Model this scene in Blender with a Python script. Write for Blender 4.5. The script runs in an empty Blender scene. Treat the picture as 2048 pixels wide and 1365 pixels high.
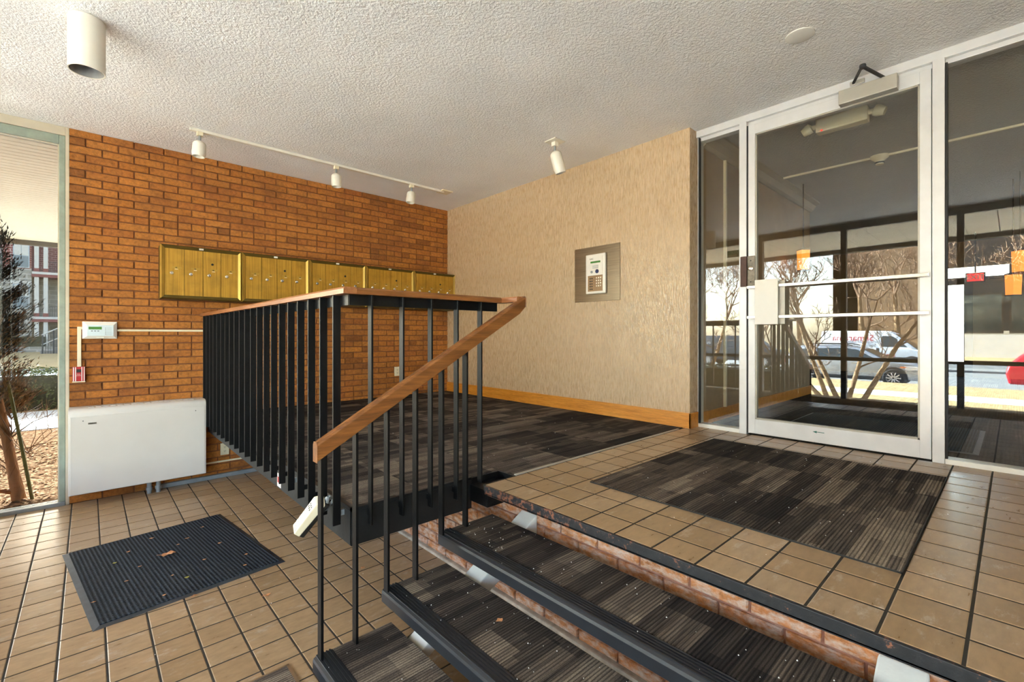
import bpy, bmesh, math, random
from mathutils import Vector, Matrix, Euler
random.seed(7)
sc = bpy.context.scene
C = sc.collection
R_ = math.radians

# ------------------------------------------------------------------ camera, sky, sun, exposure
cam_d = bpy.data.cameras.new('camera'); cam = bpy.data.objects.new('camera', cam_d); C.objects.link(cam)
cam.location = (0, 0, 0); cam.rotation_euler = (R_(90), 0, R_(47.4 - 90))
cam_d.sensor_width = 36; cam_d.lens = 922 / 2048 * 36; cam_d.shift_y = -12.5 / 2048
cam_d.clip_start = .05; cam_d.clip_end = 500
sc.camera = cam
world = bpy.data.worlds.new('sky'); sc.world = world; world.use_nodes = True
wn = world.node_tree.nodes; wl = world.node_tree.links; wn.clear()
sky = wn.new('ShaderNodeTexSky'); sky.sky_type = 'NISHITA'; sky.sun_disc = False
sky.sun_elevation = R_(24); sky.sun_rotation = R_(1); sky.air_density = 1.0; sky.dust_density = 1.5; sky.ozone_density = .6
hs = wn.new('ShaderNodeHueSaturation'); hs.inputs['Saturation'].default_value = .85
bg = wn.new('ShaderNodeBackground'); bg.inputs['Strength'].default_value = 0.5
wo = wn.new('ShaderNodeOutputWorld')
wl.new(sky.outputs[0], hs.inputs['Color']); wl.new(hs.outputs[0], bg.inputs['Color']); wl.new(bg.outputs[0], wo.inputs['Surface'])
sun_d = bpy.data.lights.new('sun', 'SUN'); sun_d.energy = 37; sun_d.angle = R_(.6); sun_d.color = (.74, .89, 1)
sun = bpy.data.objects.new('sun', sun_d); C.objects.link(sun); sun.location = (8, 40, 18)
sun.rotation_euler = Vector((.02, .91, .42)).to_track_quat('Z', 'Y').to_euler()
sc.view_settings.view_transform = 'Standard'; sc.view_settings.look = 'None'
sc.view_settings.gamma = 1; sc.view_settings.exposure = 2.88; sc.view_settings.use_curve_mapping = False
sc.cycles.use_denoising = True
sc.cycles.max_bounces = 14; sc.cycles.diffuse_bounces = 8; sc.cycles.glossy_bounces = 6
sc.cycles.transparent_max_bounces = 24; sc.cycles.sample_clamp_indirect = 6; sc.cycles.caustics_reflective = False

# ------------------------------------------------------------------ key measures (camera at the origin)
ZF, ZL, ZC = -1.41, -.775, 1.72           # lower floor, landing, ceiling
BY, XW, XG, XF = 5.32, 3.67, 3.82, -1.0   # brick wall, papered wall, door glass, street-side glass
XE = 1.495                                # landing edge

# ------------------------------------------------------------------ materials
def srgb(r, g, b):
    f = lambda c: (c / 255 / 12.92) if c / 255 <= .04045 else ((c / 255 + .055) / 1.055) ** 2.4
    return (f(r), f(g), f(b), 1)
class NT:
    def __init__(s, name):
        s.m = bpy.data.materials.new(name); s.m.use_nodes = True
        s.t = s.m.node_tree; s.n = s.t.nodes; s.l = s.t.links
        s.p = s.n['Principled BSDF']; s.out = s.n['Material Output']
    def new(s, t, **k):
        x = s.n.new(t)
        for a, b in k.items(): setattr(x, a, b)
        return x
    def link(s, a, b): s.l.new(a, b)
    def pos(s, scale=(1, 1, 1), rot=(0, 0, 0), obj=False):
        g = s.new('ShaderNodeTexCoord').outputs['Object'] if obj else s.new('ShaderNodeNewGeometry').outputs['Position']
        m = s.new('ShaderNodeMapping'); m.inputs['Scale'].default_value = scale; m.inputs['Rotation'].default_value = rot
        s.link(g, m.inputs['Vector']); return m.outputs[0]
    def noise(s, vec, scale=1, detail=3, rough=.55):
        n = s.new('ShaderNodeTexNoise'); n.inputs['Scale'].default_value = scale
        n.inputs['Detail'].default_value = detail; n.inputs['Roughness'].default_value = rough
        s.link(vec, n.inputs['Vector']); return n.outputs['Fac']
    def ramp(s, fac, stops, const=False):
        r = s.new('ShaderNodeValToRGB'); e = r.color_ramp.elements
        if const: r.color_ramp.interpolation = 'CONSTANT'
        while len(e) < len(stops): e.new(.5)
        for el, (p, c) in zip(e, stops): el.position = p; el.color = c if len(c) == 4 else (*c, 1)
        s.link(fac, r.inputs[0]); return r.outputs[0]
    def mix(s, fac, a, b, mode='MIX'):
        m = s.new('ShaderNodeMix', data_type='RGBA', blend_type=mode)
        for sock, v in ((m.inputs[0], fac), (m.inputs[6], a), (m.inputs[7], b)):
            if isinstance(v, (int, float)): sock.default_value = v
            elif isinstance(v, (tuple, list)): sock.default_value = v
            else: s.link(v, sock)
        return m.outputs[2]
    def math(s, op, a, b=None):
        m = s.new('ShaderNodeMath', operation=op)
        for i, v in enumerate((a, b)):
            if v is None: continue
            if isinstance(v, (int, float)): m.inputs[i].default_value = v
            else: s.link(v, m.inputs[i])
        return m.outputs[0]
    def attr(s, name='rnd'):
        a = s.new('ShaderNodeAttribute'); a.attribute_name = name; return a.outputs['Fac']
    def bump(s, h, strength=.3, dist=.01):
        b = s.new('ShaderNodeBump'); b.inputs['Strength'].default_value = strength; b.inputs['Distance'].default_value = dist
        s.link(h, b.inputs['Height']); s.link(b.outputs[0], s.p.inputs['Normal'])
    def col(s, c):
        if isinstance(c, (tuple, list)): s.p.inputs['Base Color'].default_value = c
        else: s.link(c, s.p.inputs['Base Color'])
    def set(s, **k):
        names = dict(rough='Roughness', metal='Metallic', spec='Specular IOR Level', coat='Coat Weight')
        for a, v in k.items():
            i = s.p.inputs[names[a]]
            if isinstance(v, (int, float)): i.default_value = v
            else: s.link(v, i)
MAT = {}
def simple(name, c, rough=.5, metal=0, var=.12, nscale=30, bump=0, bscale=120, spec=.5, stretch=(1, 1, 1), bdist=.004):
    t = NT(name)
    v = t.pos(stretch)
    n = t.noise(v, nscale, 4)
    d = tuple(x * (1 - var) for x in c[:3]) + (1,); l = tuple(min(1, x * (1 + var)) for x in c[:3]) + (1,)
    t.col(t.ramp(n, [(.3, d), (.7, l)])); t.set(rough=rough, metal=metal, spec=spec)
    if bump: t.bump(t.noise(v, bscale, 3), bump, bdist)
    MAT[name] = t.m; return t.m

def brick_mat(name, cols, lit_pale=0.0):
    t = NT(name); v = t.pos()
    base = t.ramp(t.attr(), [(i / (len(cols) - 1), c) for i, c in enumerate(cols)])
    n1 = t.noise(v, 38, 5, .7)
    c = t.mix(.75, base, t.ramp(n1, [(.28, (.42, .40, .38, 1)), (.5, (.95, .95, .95, 1)), (.72, (1.35, 1.3, 1.25, 1))]), 'MULTIPLY')
    n2 = t.noise(t.pos((1, 1, 1)), 3.2, 3)
    c = t.mix(t.ramp(n2, [(.5, (0, 0, 0, 1)), (.72, (.5, .5, .5, 1))]), c, srgb(112, 66, 36))
    if lit_pale:  # pale patches standing in for bright light on the bricks
        n3 = t.noise(t.pos((6, 6, 14)), 3, 5, .7)
        c = t.mix(t.ramp(n3, [(.42, (0, 0, 0, 1)), (.68, (lit_pale, lit_pale, lit_pale, 1))]), c, srgb(222, 205, 192))
    t.col(c); t.set(rough=.72, spec=.35)
    t.bump(t.noise(v, 75, 6, .75), .85, .012); MAT[name] = t.m
brick_mat('brick', [srgb(146, 90, 40), srgb(180, 112, 46), srgb(192, 124, 56), srgb(170, 102, 46), srgb(198, 128, 54)])
brick_mat('brick_lit_tone', [srgb(196, 124, 72), srgb(208, 138, 84), srgb(188, 118, 68)], .85)  # paler brick copy: brightness of the lit wall put into the colour
simple('mortar', srgb(128, 82, 54), .9, bump=.4)
simple('mortar_pale', srgb(176, 160, 142), .9, 0, .35, 14, .5, 30)
simple('mortar_lit_tone', srgb(160, 112, 92), .9, bump=.4)  # lighter mortar for the same wall, its lit look painted in

def tile_mat():
    t = NT('tile'); v = t.pos()
    base = t.ramp(t.attr(), [(0, srgb(156, 128, 94)), (.4, srgb(166, 137, 103)), (.75, srgb(174, 145, 110)), (1, srgb(160, 135, 106))])
    n = t.noise(t.pos((5, 14, 5)), 3, 5, .65)
    c = t.mix(.7, base, t.ramp(n, [(.3, (.72, .70, .68, 1)), (.55, (1, 1, 1, 1)), (.75, (1.2, 1.2, 1.22, 1))]), 'MULTIPLY')
    sc_ = t.noise(t.pos((2.2, 5, 2)), 3.3, 7, .78)            # scuffed pale salt stains
    c = t.mix(t.ramp(sc_, [(.56, (0, 0, 0, 1)), (.70, (.5, .5, .5, 1))]), c, srgb(206, 196, 184))
    t.col(c); t.set(spec=.5); t.set(rough=t.ramp(n, [(.3, (.27,) * 3), (.7, (.38,) * 3)]))
    t.bump(t.noise(v, 30, 2), .05, .003); MAT['tile'] = t.m
tile_mat()
simple('grout', srgb(62, 58, 52), .9, spec=.1)

def carpet_mat(name, rib_axis=1, bright=1.0, rib=.0105, warm=(1, 1, 1)):
    t = NT(name)
    g = t.new('ShaderNodeNewGeometry').outputs['Position']
    a = t.attr()
    off = t.new('ShaderNodeCombineXYZ'); t.link(t.math('MULTIPLY', a, 7.3), off.inputs[0]); t.link(t.math('MULTIPLY', a, 3.1), off.inputs[1])
    add = t.new('ShaderNodeVectorMath', operation='ADD'); t.link(g, add.inputs[0]); t.link(off.outputs[0], add.inputs[1])
    def nz(scale, s2, d=2):
        m = t.new('ShaderNodeMapping'); m.inputs['Scale'].default_value = scale; t.link(add.outputs[0], m.inputs['Vector'])
        return t.noise(m.outputs[0], s2, d)
    def cell(sx, sy):        # woven blocks: white noise on a snapped grid
        sp3 = t.new('ShaderNodeSeparateXYZ'); t.link(add.outputs[0], sp3.inputs[0])
        row = t.math('FLOOR', t.math('MULTIPLY', sp3.outputs[1], sy))
        cxs = t.math('FLOOR', t.math('ADD', t.math('MULTIPLY', sp3.outputs[0], sx), t.math('MULTIPLY', row, .37)))
        cb = t.new('ShaderNodeCombineXYZ'); t.link(cxs, cb.inputs[0]); t.link(row, cb.inputs[1])
        wn_ = t.new('ShaderNodeTexWhiteNoise'); t.link(cb.outputs[0], wn_.inputs['Vector']); return wn_.outputs['Value']
    big = cell(3.1, 6.3)
    mid = cell(2.2, 27)
    fine = nz((3.0, 60, 1), 2.0, 2)
    mixv = t.math('ADD', t.math('ADD', t.math('MULTIPLY', big, .15), t.math('MULTIPLY', mid, .11)), t.math('ADD', t.math('MULTIPLY', fine, .20), .255))
    mixv = t.math('ADD', mixv, t.math('MULTIPLY', t.math('SUBTRACT', a, .5), .10))
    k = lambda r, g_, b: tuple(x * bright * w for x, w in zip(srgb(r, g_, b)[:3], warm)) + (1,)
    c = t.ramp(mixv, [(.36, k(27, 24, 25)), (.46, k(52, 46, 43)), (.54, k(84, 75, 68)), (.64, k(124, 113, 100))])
    sep = t.new('ShaderNodeSeparateXYZ'); t.link(g, sep.inputs[0])
    w = t.math('SINE', t.math('MULTIPLY', sep.outputs[rib_axis], 2 * math.pi / rib))
    w = t.math('ADD', t.math('MULTIPLY', w, .5), .5)
    sp = t.noise(t.pos((1, 1, 1)), 420, 1)
    c = t.mix(.8, c, t.ramp(w, [(0, (.30, .30, .30, 1)), (.6, (1.25, 1.25, 1.25, 1))]), 'MULTIPLY')
    c = t.mix(.8, c, t.ramp(sp, [(.3, (.45, .45, .45, 1)), (.7, (1.5, 1.5, 1.5, 1))]), 'MULTIPLY')
    t.col(c); t.set(rough=.95, spec=.15); t.bump(t.math('ADD', w, sp), .6, .004); MAT[name] = t.m
carpet_mat('carpet', 1, 1.12); carpet_mat('carpet_mat', 1, 1.4, .0125, (1.02, 1.0, .95))
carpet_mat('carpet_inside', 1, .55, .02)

def mat_rubber():
    t = NT('rib_mat'); tc = t.new('ShaderNodeTexCoord').outputs['Object']
    sep = t.new('ShaderNodeSeparateXYZ'); t.link(tc, sep.inputs[0])
    w1 = t.math('SINE', t.math('MULTIPLY', sep.outputs[0], 2 * math.pi / .0195))
    w2 = t.math('SINE', t.math('MULTIPLY', sep.outputs[1], 2 * math.pi / .016))
    n = t.noise(t.pos((1, 1, 1), obj=True), 220, 3)
    s = t.math('ADD', t.math('MULTIPLY', w1, .35), t.math('MULTIPLY', w2, .3))
    c = t.ramp(t.math('ADD', s, n), [(.1, srgb(9, 11, 14)), (.55, srgb(26, 31, 38)), (.95, srgb(66, 74, 84))])
    t.col(c); t.set(rough=.85, spec=.25); t.bump(t.math('ADD', s, t.math('MULTIPLY', n, .6)), .9, .006); MAT['rib_mat'] = t.m
mat_rubber()
simple('rubber_edge', srgb(60, 66, 72), .42, nscale=14, var=.3, bump=.2, bscale=20)

def wallpaper():
    t = NT('wallpaper')
    f = t.noise(t.pos((90, 90, 5)), 2.2, 3, .6)
    f2 = t.noise(t.pos((45, 45, 9)), 1.0, 3, .6)
    c = t.ramp(f, [(.3, srgb(168, 142, 110)), (.5, srgb(190, 163, 128)), (.7, srgb(206, 180, 146))])
    c = t.mix(.5, c, t.ramp(f2, [(.35, (.86, .85, .84, 1)), (.6, (1.08, 1.07, 1.05, 1))]), 'MULTIPLY')
    t.col(c)
    flecks = t.noise(t.pos((62, 62, 10)), 1.6, 2, .5)
    t.set(rough=t.ramp(flecks, [(.48, (.55,) * 3), (.55, (.22,) * 3)]), spec=.8)
    t.bump(t.math('ADD', f, t.math('MULTIPLY', flecks, 1.3)), .35, .004); MAT['wallpaper'] = t.m
wallpaper()
def stucco(name, c):
    t = NT(name)
    n = t.noise(t.pos((1, 1, 1)), 62, 4, .6)
    n2 = t.noise(t.pos((1, 1, 1)), 1.1, 3)
    t.col(t.mix(.7, c, t.ramp(n2, [(.35, (.9, .9, .9, 1)), (.65, (1.04, 1.04, 1.04, 1))]), 'MULTIPLY'))
    t.set(rough=.8, spec=.3); t.bump(t.ramp(n, [(.35, (0, 0, 0)), (.65, (1, 1, 1))]), .6, .009); MAT[name] = t.m
stucco('stucco', srgb(243, 241, 240)); stucco('stucco_inside', srgb(196, 192, 184))
def wood(name, cs, axis, rough=.38, scale=1.0):
    t = NT(name)
    st = [22, 22, 22]; st[axis] = 1.6
    v = t.pos(tuple(x * scale for x in st))
    n = t.noise(v, 1.6, 6, .68); f = t.noise(t.pos(tuple(x * 6 * scale for x in st)), 1.5, 3, .6)
    c = t.ramp(n, [(.28, cs[0]), (.5, cs[1]), (.72, cs[2])])
    c = t.mix(.6, c, t.ramp(f, [(.3, (.62, .58, .55, 1)), (.6, (1.1, 1.1, 1.1, 1))]), 'MULTIPLY')
    t.col(c); t.set(rough=rough, spec=.5); t.bump(f, .25, .002); MAT[name] = t.m
oak = [srgb(84, 48, 18), srgb(122, 74, 32), srgb(150, 96, 46)]
wood('oak_x', oak, 0); wood('oak_y_lit', [srgb(110, 62, 32), srgb(150, 94, 54), srgb(178, 124, 80)], 1)  # second oak: lighter, pinker copy with the bright light put into it
wood('baseboard_wood', [srgb(186, 116, 36), srgb(208, 136, 48), srgb(220, 150, 62)], 1, .35)
def brass():
    t = NT('brass')
    n = t.noise(t.pos((70, 70, 1.2)), 1.4, 4, .6); p = t.noise(t.pos((3, 3, 4)), 2.2, 4)
    c = t.ramp(n, [(.28, srgb(148, 106, 28)), (.5, srgb(182, 136, 42)), (.72, srgb(202, 156, 62))])
    c = t.mix(t.ramp(p, [(.45, (0, 0, 0, 1)), (.75, (.5, .5, .5, 1))]), c, srgb(124, 92, 26))
    t.col(c); t.set(rough=.45, metal=.3, spec=.5); MAT['brass'] = t.m
brass()
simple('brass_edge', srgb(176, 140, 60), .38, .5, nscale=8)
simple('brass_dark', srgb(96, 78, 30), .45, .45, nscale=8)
simple('black_paint', srgb(9, 9, 10), .42, 0, .45, 18, .25, 60, .28)
simple('black_fascia', srgb(26, 27, 28), .5, 0, .5, 9, .2, 60, .4)
def rusty():
    t = NT('rusty_steel'); n = t.noise(t.pos((1, 1, 1)), 30, 6, .75); n2 = t.noise(t.pos((1, .25, 1)), 4, 3)
    m = t.math('ADD', t.math('MULTIPLY', n, .7), t.math('MULTIPLY', n2, .4))
    t.col(t.ramp(m, [(.47, srgb(20, 23, 27)), (.585, srgb(32, 34, 38)), (.63, srgb(134, 84, 58)), (.72, srgb(70, 58, 52))]))
    t.set(rough=.55); t.bump(n, .4, .004); MAT['rusty_steel'] = t.m
rusty()
simple('nosing_rubber', srgb(30, 33, 38), .34, 0, .12, 26, 0, 60, .6)
simple('stringer_paint', srgb(214, 214, 208), .6, 0, .1, 9, .2, 40)
simple('aluminium', srgb(214, 213, 213), .36, .25, .05, 9)
simple('aluminium_dull', srgb(176, 170, 158), .42, .35, .06, 9)
simple('steel_bar', srgb(205, 200, 192), .25, .7, .05, 9)
simple('gasket', srgb(24, 23, 22), .6)
simple('white_paint', srgb(230, 226, 218), .45, 0, .03, 8)
simple('heater_enamel', srgb(208, 203, 197), .4, 0, .03, 4)
simple('cream_plastic', srgb(226, 214, 184), .45, 0, .03, 8)
simple('cream_white', srgb(228, 222, 208), .42, 0, .03, 8)
simple('lamp_inside', srgb(150, 148, 144), .6)
simple('chrome', srgb(214, 208, 198), .22, .85, .04, 8)
simple('dark_plastic', srgb(30, 28, 26), .5)
simple('bronze_frame', srgb(66, 52, 38), .45, .2, .15, 6)
simple('green_frame', srgb(142, 152, 138), .5, .1, .16, 12, .15, 60)
simple('beige_trim', srgb(196, 184, 162), .6, 0, .1, 6)
simple('curb_stone', srgb(186, 160, 118), .8, 0, .12, 8, .3, 60)
simple('red_plastic', srgb(176, 22, 30), .35, 0, .1, 8)
simple('white_print', srgb(240, 232, 224), .5, 0, .02)
simple('black_print', srgb(30, 28, 30), .5, 0, .02)
simple('red_print', srgb(186, 40, 40), .5, 0, .02)
simple('sticker_green', srgb(40, 140, 70), .5)
simple('lcd_green', srgb(64, 122, 44), .3, 0, .15, 60)
simple('panel_face', srgb(206, 220, 226), .4, 0, .02)
simple('near_plaster', srgb(214, 206, 194), .8)
simple('grey_metal', srgb(140, 146, 150), .45, .3, .12, 14)
def brushed():
    t = NT('brushed_steel'); n = t.noise(t.pos((1, 2.0, 160)), 2, 3)
    t.col(t.ramp(n, [(.3, srgb(112, 98, 80)), (.7, srgb(142, 126, 106))])); t.set(rough=.30, metal=.85); MAT['brushed_steel'] = t.m
brushed()
simple('silver_plastic', srgb(226, 222, 214), .35, .2, .03)
simple('bronze_plate', srgb(150, 122, 92), .4, .4, .06)
simple('navy', srgb(44, 50, 92), .4)
simple('teal_print', srgb(34, 104, 92), .5)
simple('lock_steel', srgb(122, 114, 102), .45, .5, .25, 40, .4, 120)
simple('lock_brown', srgb(74, 48, 40), .5, .2, .2, 30)
simple('leaf_dry', srgb(196, 138, 92), .7, 0, .3, 40)
simple('leaf_green', srgb(170, 160, 70), .7, 0, .2, 40)
simple('salt', srgb(240, 238, 234), .7, 0, .02)
simple('interior_wall', srgb(150, 124, 92), .6, 0, .1, 5)
simple('interior_trim', srgb(168, 156, 136), .5, 0, .05, 5)
# outdoors
simple('soffit_gap', srgb(92, 80, 64), .8)
simple('soffit', srgb(206, 190, 164), .6, 0, .05, 4)
def mulch():
    t = NT('mulch'); n = t.noise(t.pos((1, 1, 1)), 26, 6, .75); n2 = t.noise(t.pos((1, 1, 1)), 70, 3, .7)
    t.col(t.mix(.5, t.ramp(n, [(.36, srgb(40, 26, 18)), (.5, srgb(98, 70, 50)), (.64, srgb(152, 122, 94))]), t.ramp(n2, [(.3, (.5, .46, .44, 1)), (.7, (1.3, 1.3, 1.3, 1))]), 'MULTIPLY'))
    t.set(rough=1, spec=0); t.bump(n2, .6, .02); MAT['mulch'] = t.m
mulch()
simple('chip', srgb(150, 116, 86), 1, 0, .45, 60, spec=0)
simple('dry_grass', srgb(158, 134, 94), .95, 0, .3, 8, .6, 60, .1)
simple('concrete', srgb(204, 202, 198), .9, 0, .08, 3, .2, 40, .2)
simple('asphalt', srgb(120, 118, 114), .9, 0, .08, 3, .2, 60, .2)
simple('bark', srgb(132, 104, 74), .9, 0, .35, 22, .6, 40, .2, (1, 1, .3), .02)
simple('bark_red', srgb(168, 118, 78), .9, 0, .35, 18, .6, 30, .2, (1, 1, .3), .02)
simple('twig', srgb(126, 96, 70), .9, 0, .3, 20)
simple('needles', srgb(40, 38, 28), .8, 0, .4, 14)
simple('dry_needles', srgb(150, 116, 72), .8, 0, .3, 14)
simple('hedge_leaf', srgb(84, 92, 44), .7, 0, .4, 10)
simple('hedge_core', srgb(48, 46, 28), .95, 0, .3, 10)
simple('stake_paint', srgb(112, 110, 36), .6, 0, .2, 8)
simple('tan_wall', srgb(150, 124, 98), .85, 0, .06, 2)
simple('white_wall', srgb(232, 228, 222), .8, 0, .03, 2)
simple('far_stone', srgb(130, 122, 114), .85, 0, .1, 3)
simple('far_red', srgb(108, 58, 52), .8, 0, .08, 3)
simple('far_white', srgb(168, 162, 154), .8, 0, .03, 3)
simple('blind', srgb(96, 102, 104), .6, 0, .05, 3)
simple('car_silver', srgb(176, 178, 182), .28, .55, .03, 2)
simple('car_white', srgb(234, 236, 238), .3, 0, .02, 2)
simple('car_dark', srgb(52, 58, 66), .3, .3, .05, 2)
simple('car_red', srgb(180, 34, 44), .28, .2, .05, 2)
simple('car_glass', srgb(40, 50, 52), .08, 0, .2, 2, spec=.8)
simple('car_trim', srgb(44, 42, 42), .6, 0, .1, 3)
simple('tyre', srgb(32, 31, 31), .85)
simple('headlamp', srgb(214, 206, 200), .15, .3, .1, 12)
simple('amber', srgb(214, 120, 70), .3)
def brickwall_far():
    t = NT('far_brick'); b = t.new('ShaderNodeTexBrick'); b.inputs['Scale'].default_value = 1
    b.inputs['Color1'].default_value = srgb(104, 52, 44); b.inputs['Color2'].default_value = srgb(116, 62, 52); b.inputs['Mortar'].default_value = srgb(160, 138, 130)
    b.inputs['Brick Width'].default_value = .46; b.inputs['Row Height'].default_value = .2; b.inputs['Mortar Size'].default_value = .022
    t.link(t.pos((1, 1, 1), (R_(-90), 0, 0)), b.inputs['Vector']); t.col(b.outputs[0]); t.set(rough=.9); MAT['far_brick'] = t.m
    t = NT('far_block'); b = t.new('ShaderNodeTexBrick'); b.inputs['Scale'].default_value = 1
    b.inputs['Color1'].default_value = srgb(134, 126, 116); b.inputs['Color2'].default_value = srgb(118, 112, 102); b.inputs['Mortar'].default_value = srgb(158, 150, 142)
    b.inputs['Brick Width'].default_value = .9; b.inputs['Row Height'].default_value = .42; b.inputs['Mortar Size'].default_value = .03
    t.link(t.pos((1, 1, 1), (R_(-90), 0, 0)), b.inputs['Vector']); t.col(b.outputs[0]); t.set(rough=.9); MAT['far_block'] = t.m
brickwall_far()
def glass(name, f0, tint, gtint=(1, 1, 1, 1)):
    t = NT(name); t.n.remove(t.p)
    g = t.new('ShaderNodeNewGeometry'); d = t.new('ShaderNodeVectorMath', operation='DOT_PRODUCT')
    t.link(g.outputs['Normal'], d.inputs[0]); t.link(g.outputs['Incoming'], d.inputs[1])
    c = t.math('ABSOLUTE', d.outputs['Value']); p5 = t.math('POWER', t.math('SUBTRACT', 1.0, c), 5.0)
    f = t.math('ADD', t.math('MULTIPLY', p5, 1 - f0), f0)
    tr = t.new('ShaderNodeBsdfTransparent'); tr.inputs[0].default_value = tint
    gl = t.new('ShaderNodeBsdfGlossy'); gl.inputs['Roughness'].default_value = 0; gl.inputs[0].default_value = gtint
    mx = t.new('ShaderNodeMixShader'); t.link(f, mx.inputs[0]); t.link(tr.outputs[0], mx.inputs[1]); t.link(gl.outputs[0], mx.inputs[2])
    t.link(mx.outputs[0], t.out.inputs[0]); MAT[name] = t.m
glass('door_glass', .058, (.95, .95, .92, 1)); glass('clear_glass', .03, (.97, .98, .97, 1)); glass('dimming_glass', .03, (.49, .50, .49, 1))  # last glass: grey tint added to dim the bright view outdoors
def emit(name, c, s):
    t = NT(name); t.p.inputs['Base Color'].default_value = c; t.p.inputs['Emission Color'].default_value = c; t.p.inputs['Emission Strength'].default_value = s; MAT[name] = t.m
emit('lamp_glow', (1, .25, .03, 1), .22); emit('exit_red', (.8, .03, .03, 1), .15); emit('led_red', (1, .05, .03, 1), .25)

# ------------------------------------------------------------------ mesh helpers
ORG = {}
class MB:
    def __init__(s): s.v = []; s.f = []; s.r = None
    def add(s, vs, fs):
        o = len(s.v); s.v += [tuple(v) for v in vs]; s.f += [tuple(i + o for i in f) for f in fs]; return s
    def box(s, x0, x1, y0, y1, z0, z1):
        return s.add([(x, y, z) for z in (z0, z1) for y in (y0, y1) for x in (x0, x1)],
                     [(0, 2, 3, 1), (4, 5, 7, 6), (0, 1, 5, 4), (2, 6, 7, 3), (0, 4, 6, 2), (1, 3, 7, 5)])
    def obox(s, c, size, m=None):
        hx, hy, hz = (a / 2 for a in size); m = m or Matrix.Identity(3); c = Vector(c)
        return s.add([c + m @ Vector((x, y, z)) for z in (-hz, hz) for y in (-hy, hy) for x in (-hx, hx)],
                     [(0, 2, 3, 1), (4, 5, 7, 6), (0, 1, 5, 4), (2, 6, 7, 3), (0, 4, 6, 2), (1, 3, 7, 5)])
    def prism(s, pts, axis, a, b):
        def mk(p, h):
            return {'x': (h, p[0], p[1]), 'y': (p[0], h, p[1]), 'z': (p[0], p[1], h)}[axis]
        n = len(pts); vs = [mk(p, a) for p in pts] + [mk(p, b) for p in pts]
        return s.add(vs, [tuple(range(n - 1, -1, -1)), tuple(range(n, 2 * n))] + [(i, (i + 1) % n, n + (i + 1) % n, n + i) for i in range(n)])
    def tube(s, path, r, n=8, cap=True):
        path = [Vector(p) for p in path]; rs = r if isinstance(r, (list, tuple)) else [r] * len(path)
        vs = []; up = Vector((.13, .31, .94))
        for i, p in enumerate(path):
            d = (path[min(i + 1, len(path) - 1)] - path[max(i - 1, 0)])
            d = d.normalized() if d.length else Vector((0, 0, 1))
            u = d.cross(up)
            if u.length < .05: u = d.cross(Vector((1, 0, 0)))
            u.normalize(); w = d.cross(u)
            vs += [p + (u * math.cos(k * 2 * math.pi / n) + w * math.sin(k * 2 * math.pi / n)) * rs[i] for k in range(n)]
        fs = [(i * n + k, i * n + (k + 1) % n, (i + 1) * n + (k + 1) % n, (i + 1) * n + k) for i in range(len(path) - 1) for k in range(n)]
        if cap: fs += [tuple(range(n - 1, -1, -1)), tuple((len(path) - 1) * n + k for k in range(n))]
        return s.add(vs, fs)
    def lathe(s, prof, c=(0, 0, 0), n=20, m=None, cap=True):
        m = m or Matrix.Identity(3); c = Vector(c)
        vs = [c + m @ Vector((r * math.cos(k * 2 * math.pi / n), r * math.sin(k * 2 * math.pi / n), z)) for r, z in prof for k in range(n)]
        fs = [(i * n + k, i * n + (k + 1) % n, (i + 1) * n + (k + 1) % n, (i + 1) * n + k) for i in range(len(prof) - 1) for k in range(n)]
        if cap: fs += [tuple(range(n - 1, -1, -1)), tuple((len(prof) - 1) * n + k for k in range(n))]
        return s.add(vs, fs)
    def mesh(s, name, org=(0, 0, 0), bevel=0, seg=2, smooth=False):
        me = bpy.data.meshes.new(name)
        me.from_pydata([(v[0] - org[0], v[1] - org[1], v[2] - org[2]) for v in s.v], [], s.f)
        if bevel or True:
            bm = bmesh.new(); bm.from_mesh(me)
            if bevel:
                es = [e for e in bm.edges if len(e.link_faces) == 2 and e.calc_face_angle(0) > .5]
                bmesh.ops.bevel(bm, geom=es, offset=bevel, segments=seg, affect='EDGES', profile=.6, clamp_overlap=True)
            bmesh.ops.recalc_face_normals(bm, faces=bm.faces); bm.to_mesh(me); bm.free()
        if smooth:
            for p in me.polygons: p.use_smooth = True
            me.set_sharp_from_angle(angle=R_(40))
        return me
def setp(o, label=None, cat=None, group=None, kind=None):
    for k, v in (('label', label), ('category', cat), ('group', group), ('kind', kind)):
        if v: o[k] = v
    return o
def thing(name, label, cat, loc=(0, 0, 0), group=None, rotz=0):
    o = bpy.data.objects.new(name, None); C.objects.link(o); o.location = loc; o.rotation_euler = (0, 0, rotz)
    o.empty_display_size = .1; ORG[o.name] = tuple(loc); return setp(o, label, cat, group)
def link(name, me, mat, parent=None):
    o = bpy.data.objects.new(name, me); C.objects.link(o)
    if mat and not me.materials: me.materials.append(MAT[mat])
    if parent: o.parent = parent
    return o
def part(mb, name, mat, parent, bevel=0, smooth=False, label=None, local=False, seg=2):
    org = (0, 0, 0) if local else ORG[parent.name]
    o = link(name, mb.mesh(name, org, bevel, seg, smooth), mat, parent); ORG[o.name] = org
    return setp(o, label)
def base_of(mb):
    xs, ys, zs = zip(*mb.v); return ((min(xs) + max(xs)) / 2, (min(ys) + max(ys)) / 2, min(zs))
def single(mb, name, mat, label, cat, group=None, bevel=0, smooth=False, seg=2):
    org = base_of(mb); o = link(name, mb.mesh(name, org, bevel, seg, smooth), mat); o.location = org; ORG[o.name] = org
    return setp(o, label, cat, group)
def struct(mb, name, mat, label=None, bevel=0, smooth=False):
    o = link(name, mb.mesh(name, (0, 0, 0), bevel, 2, smooth), mat); ORG[o.name] = (0, 0, 0)
    return setp(o, label, None, None, 'structure')
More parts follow.
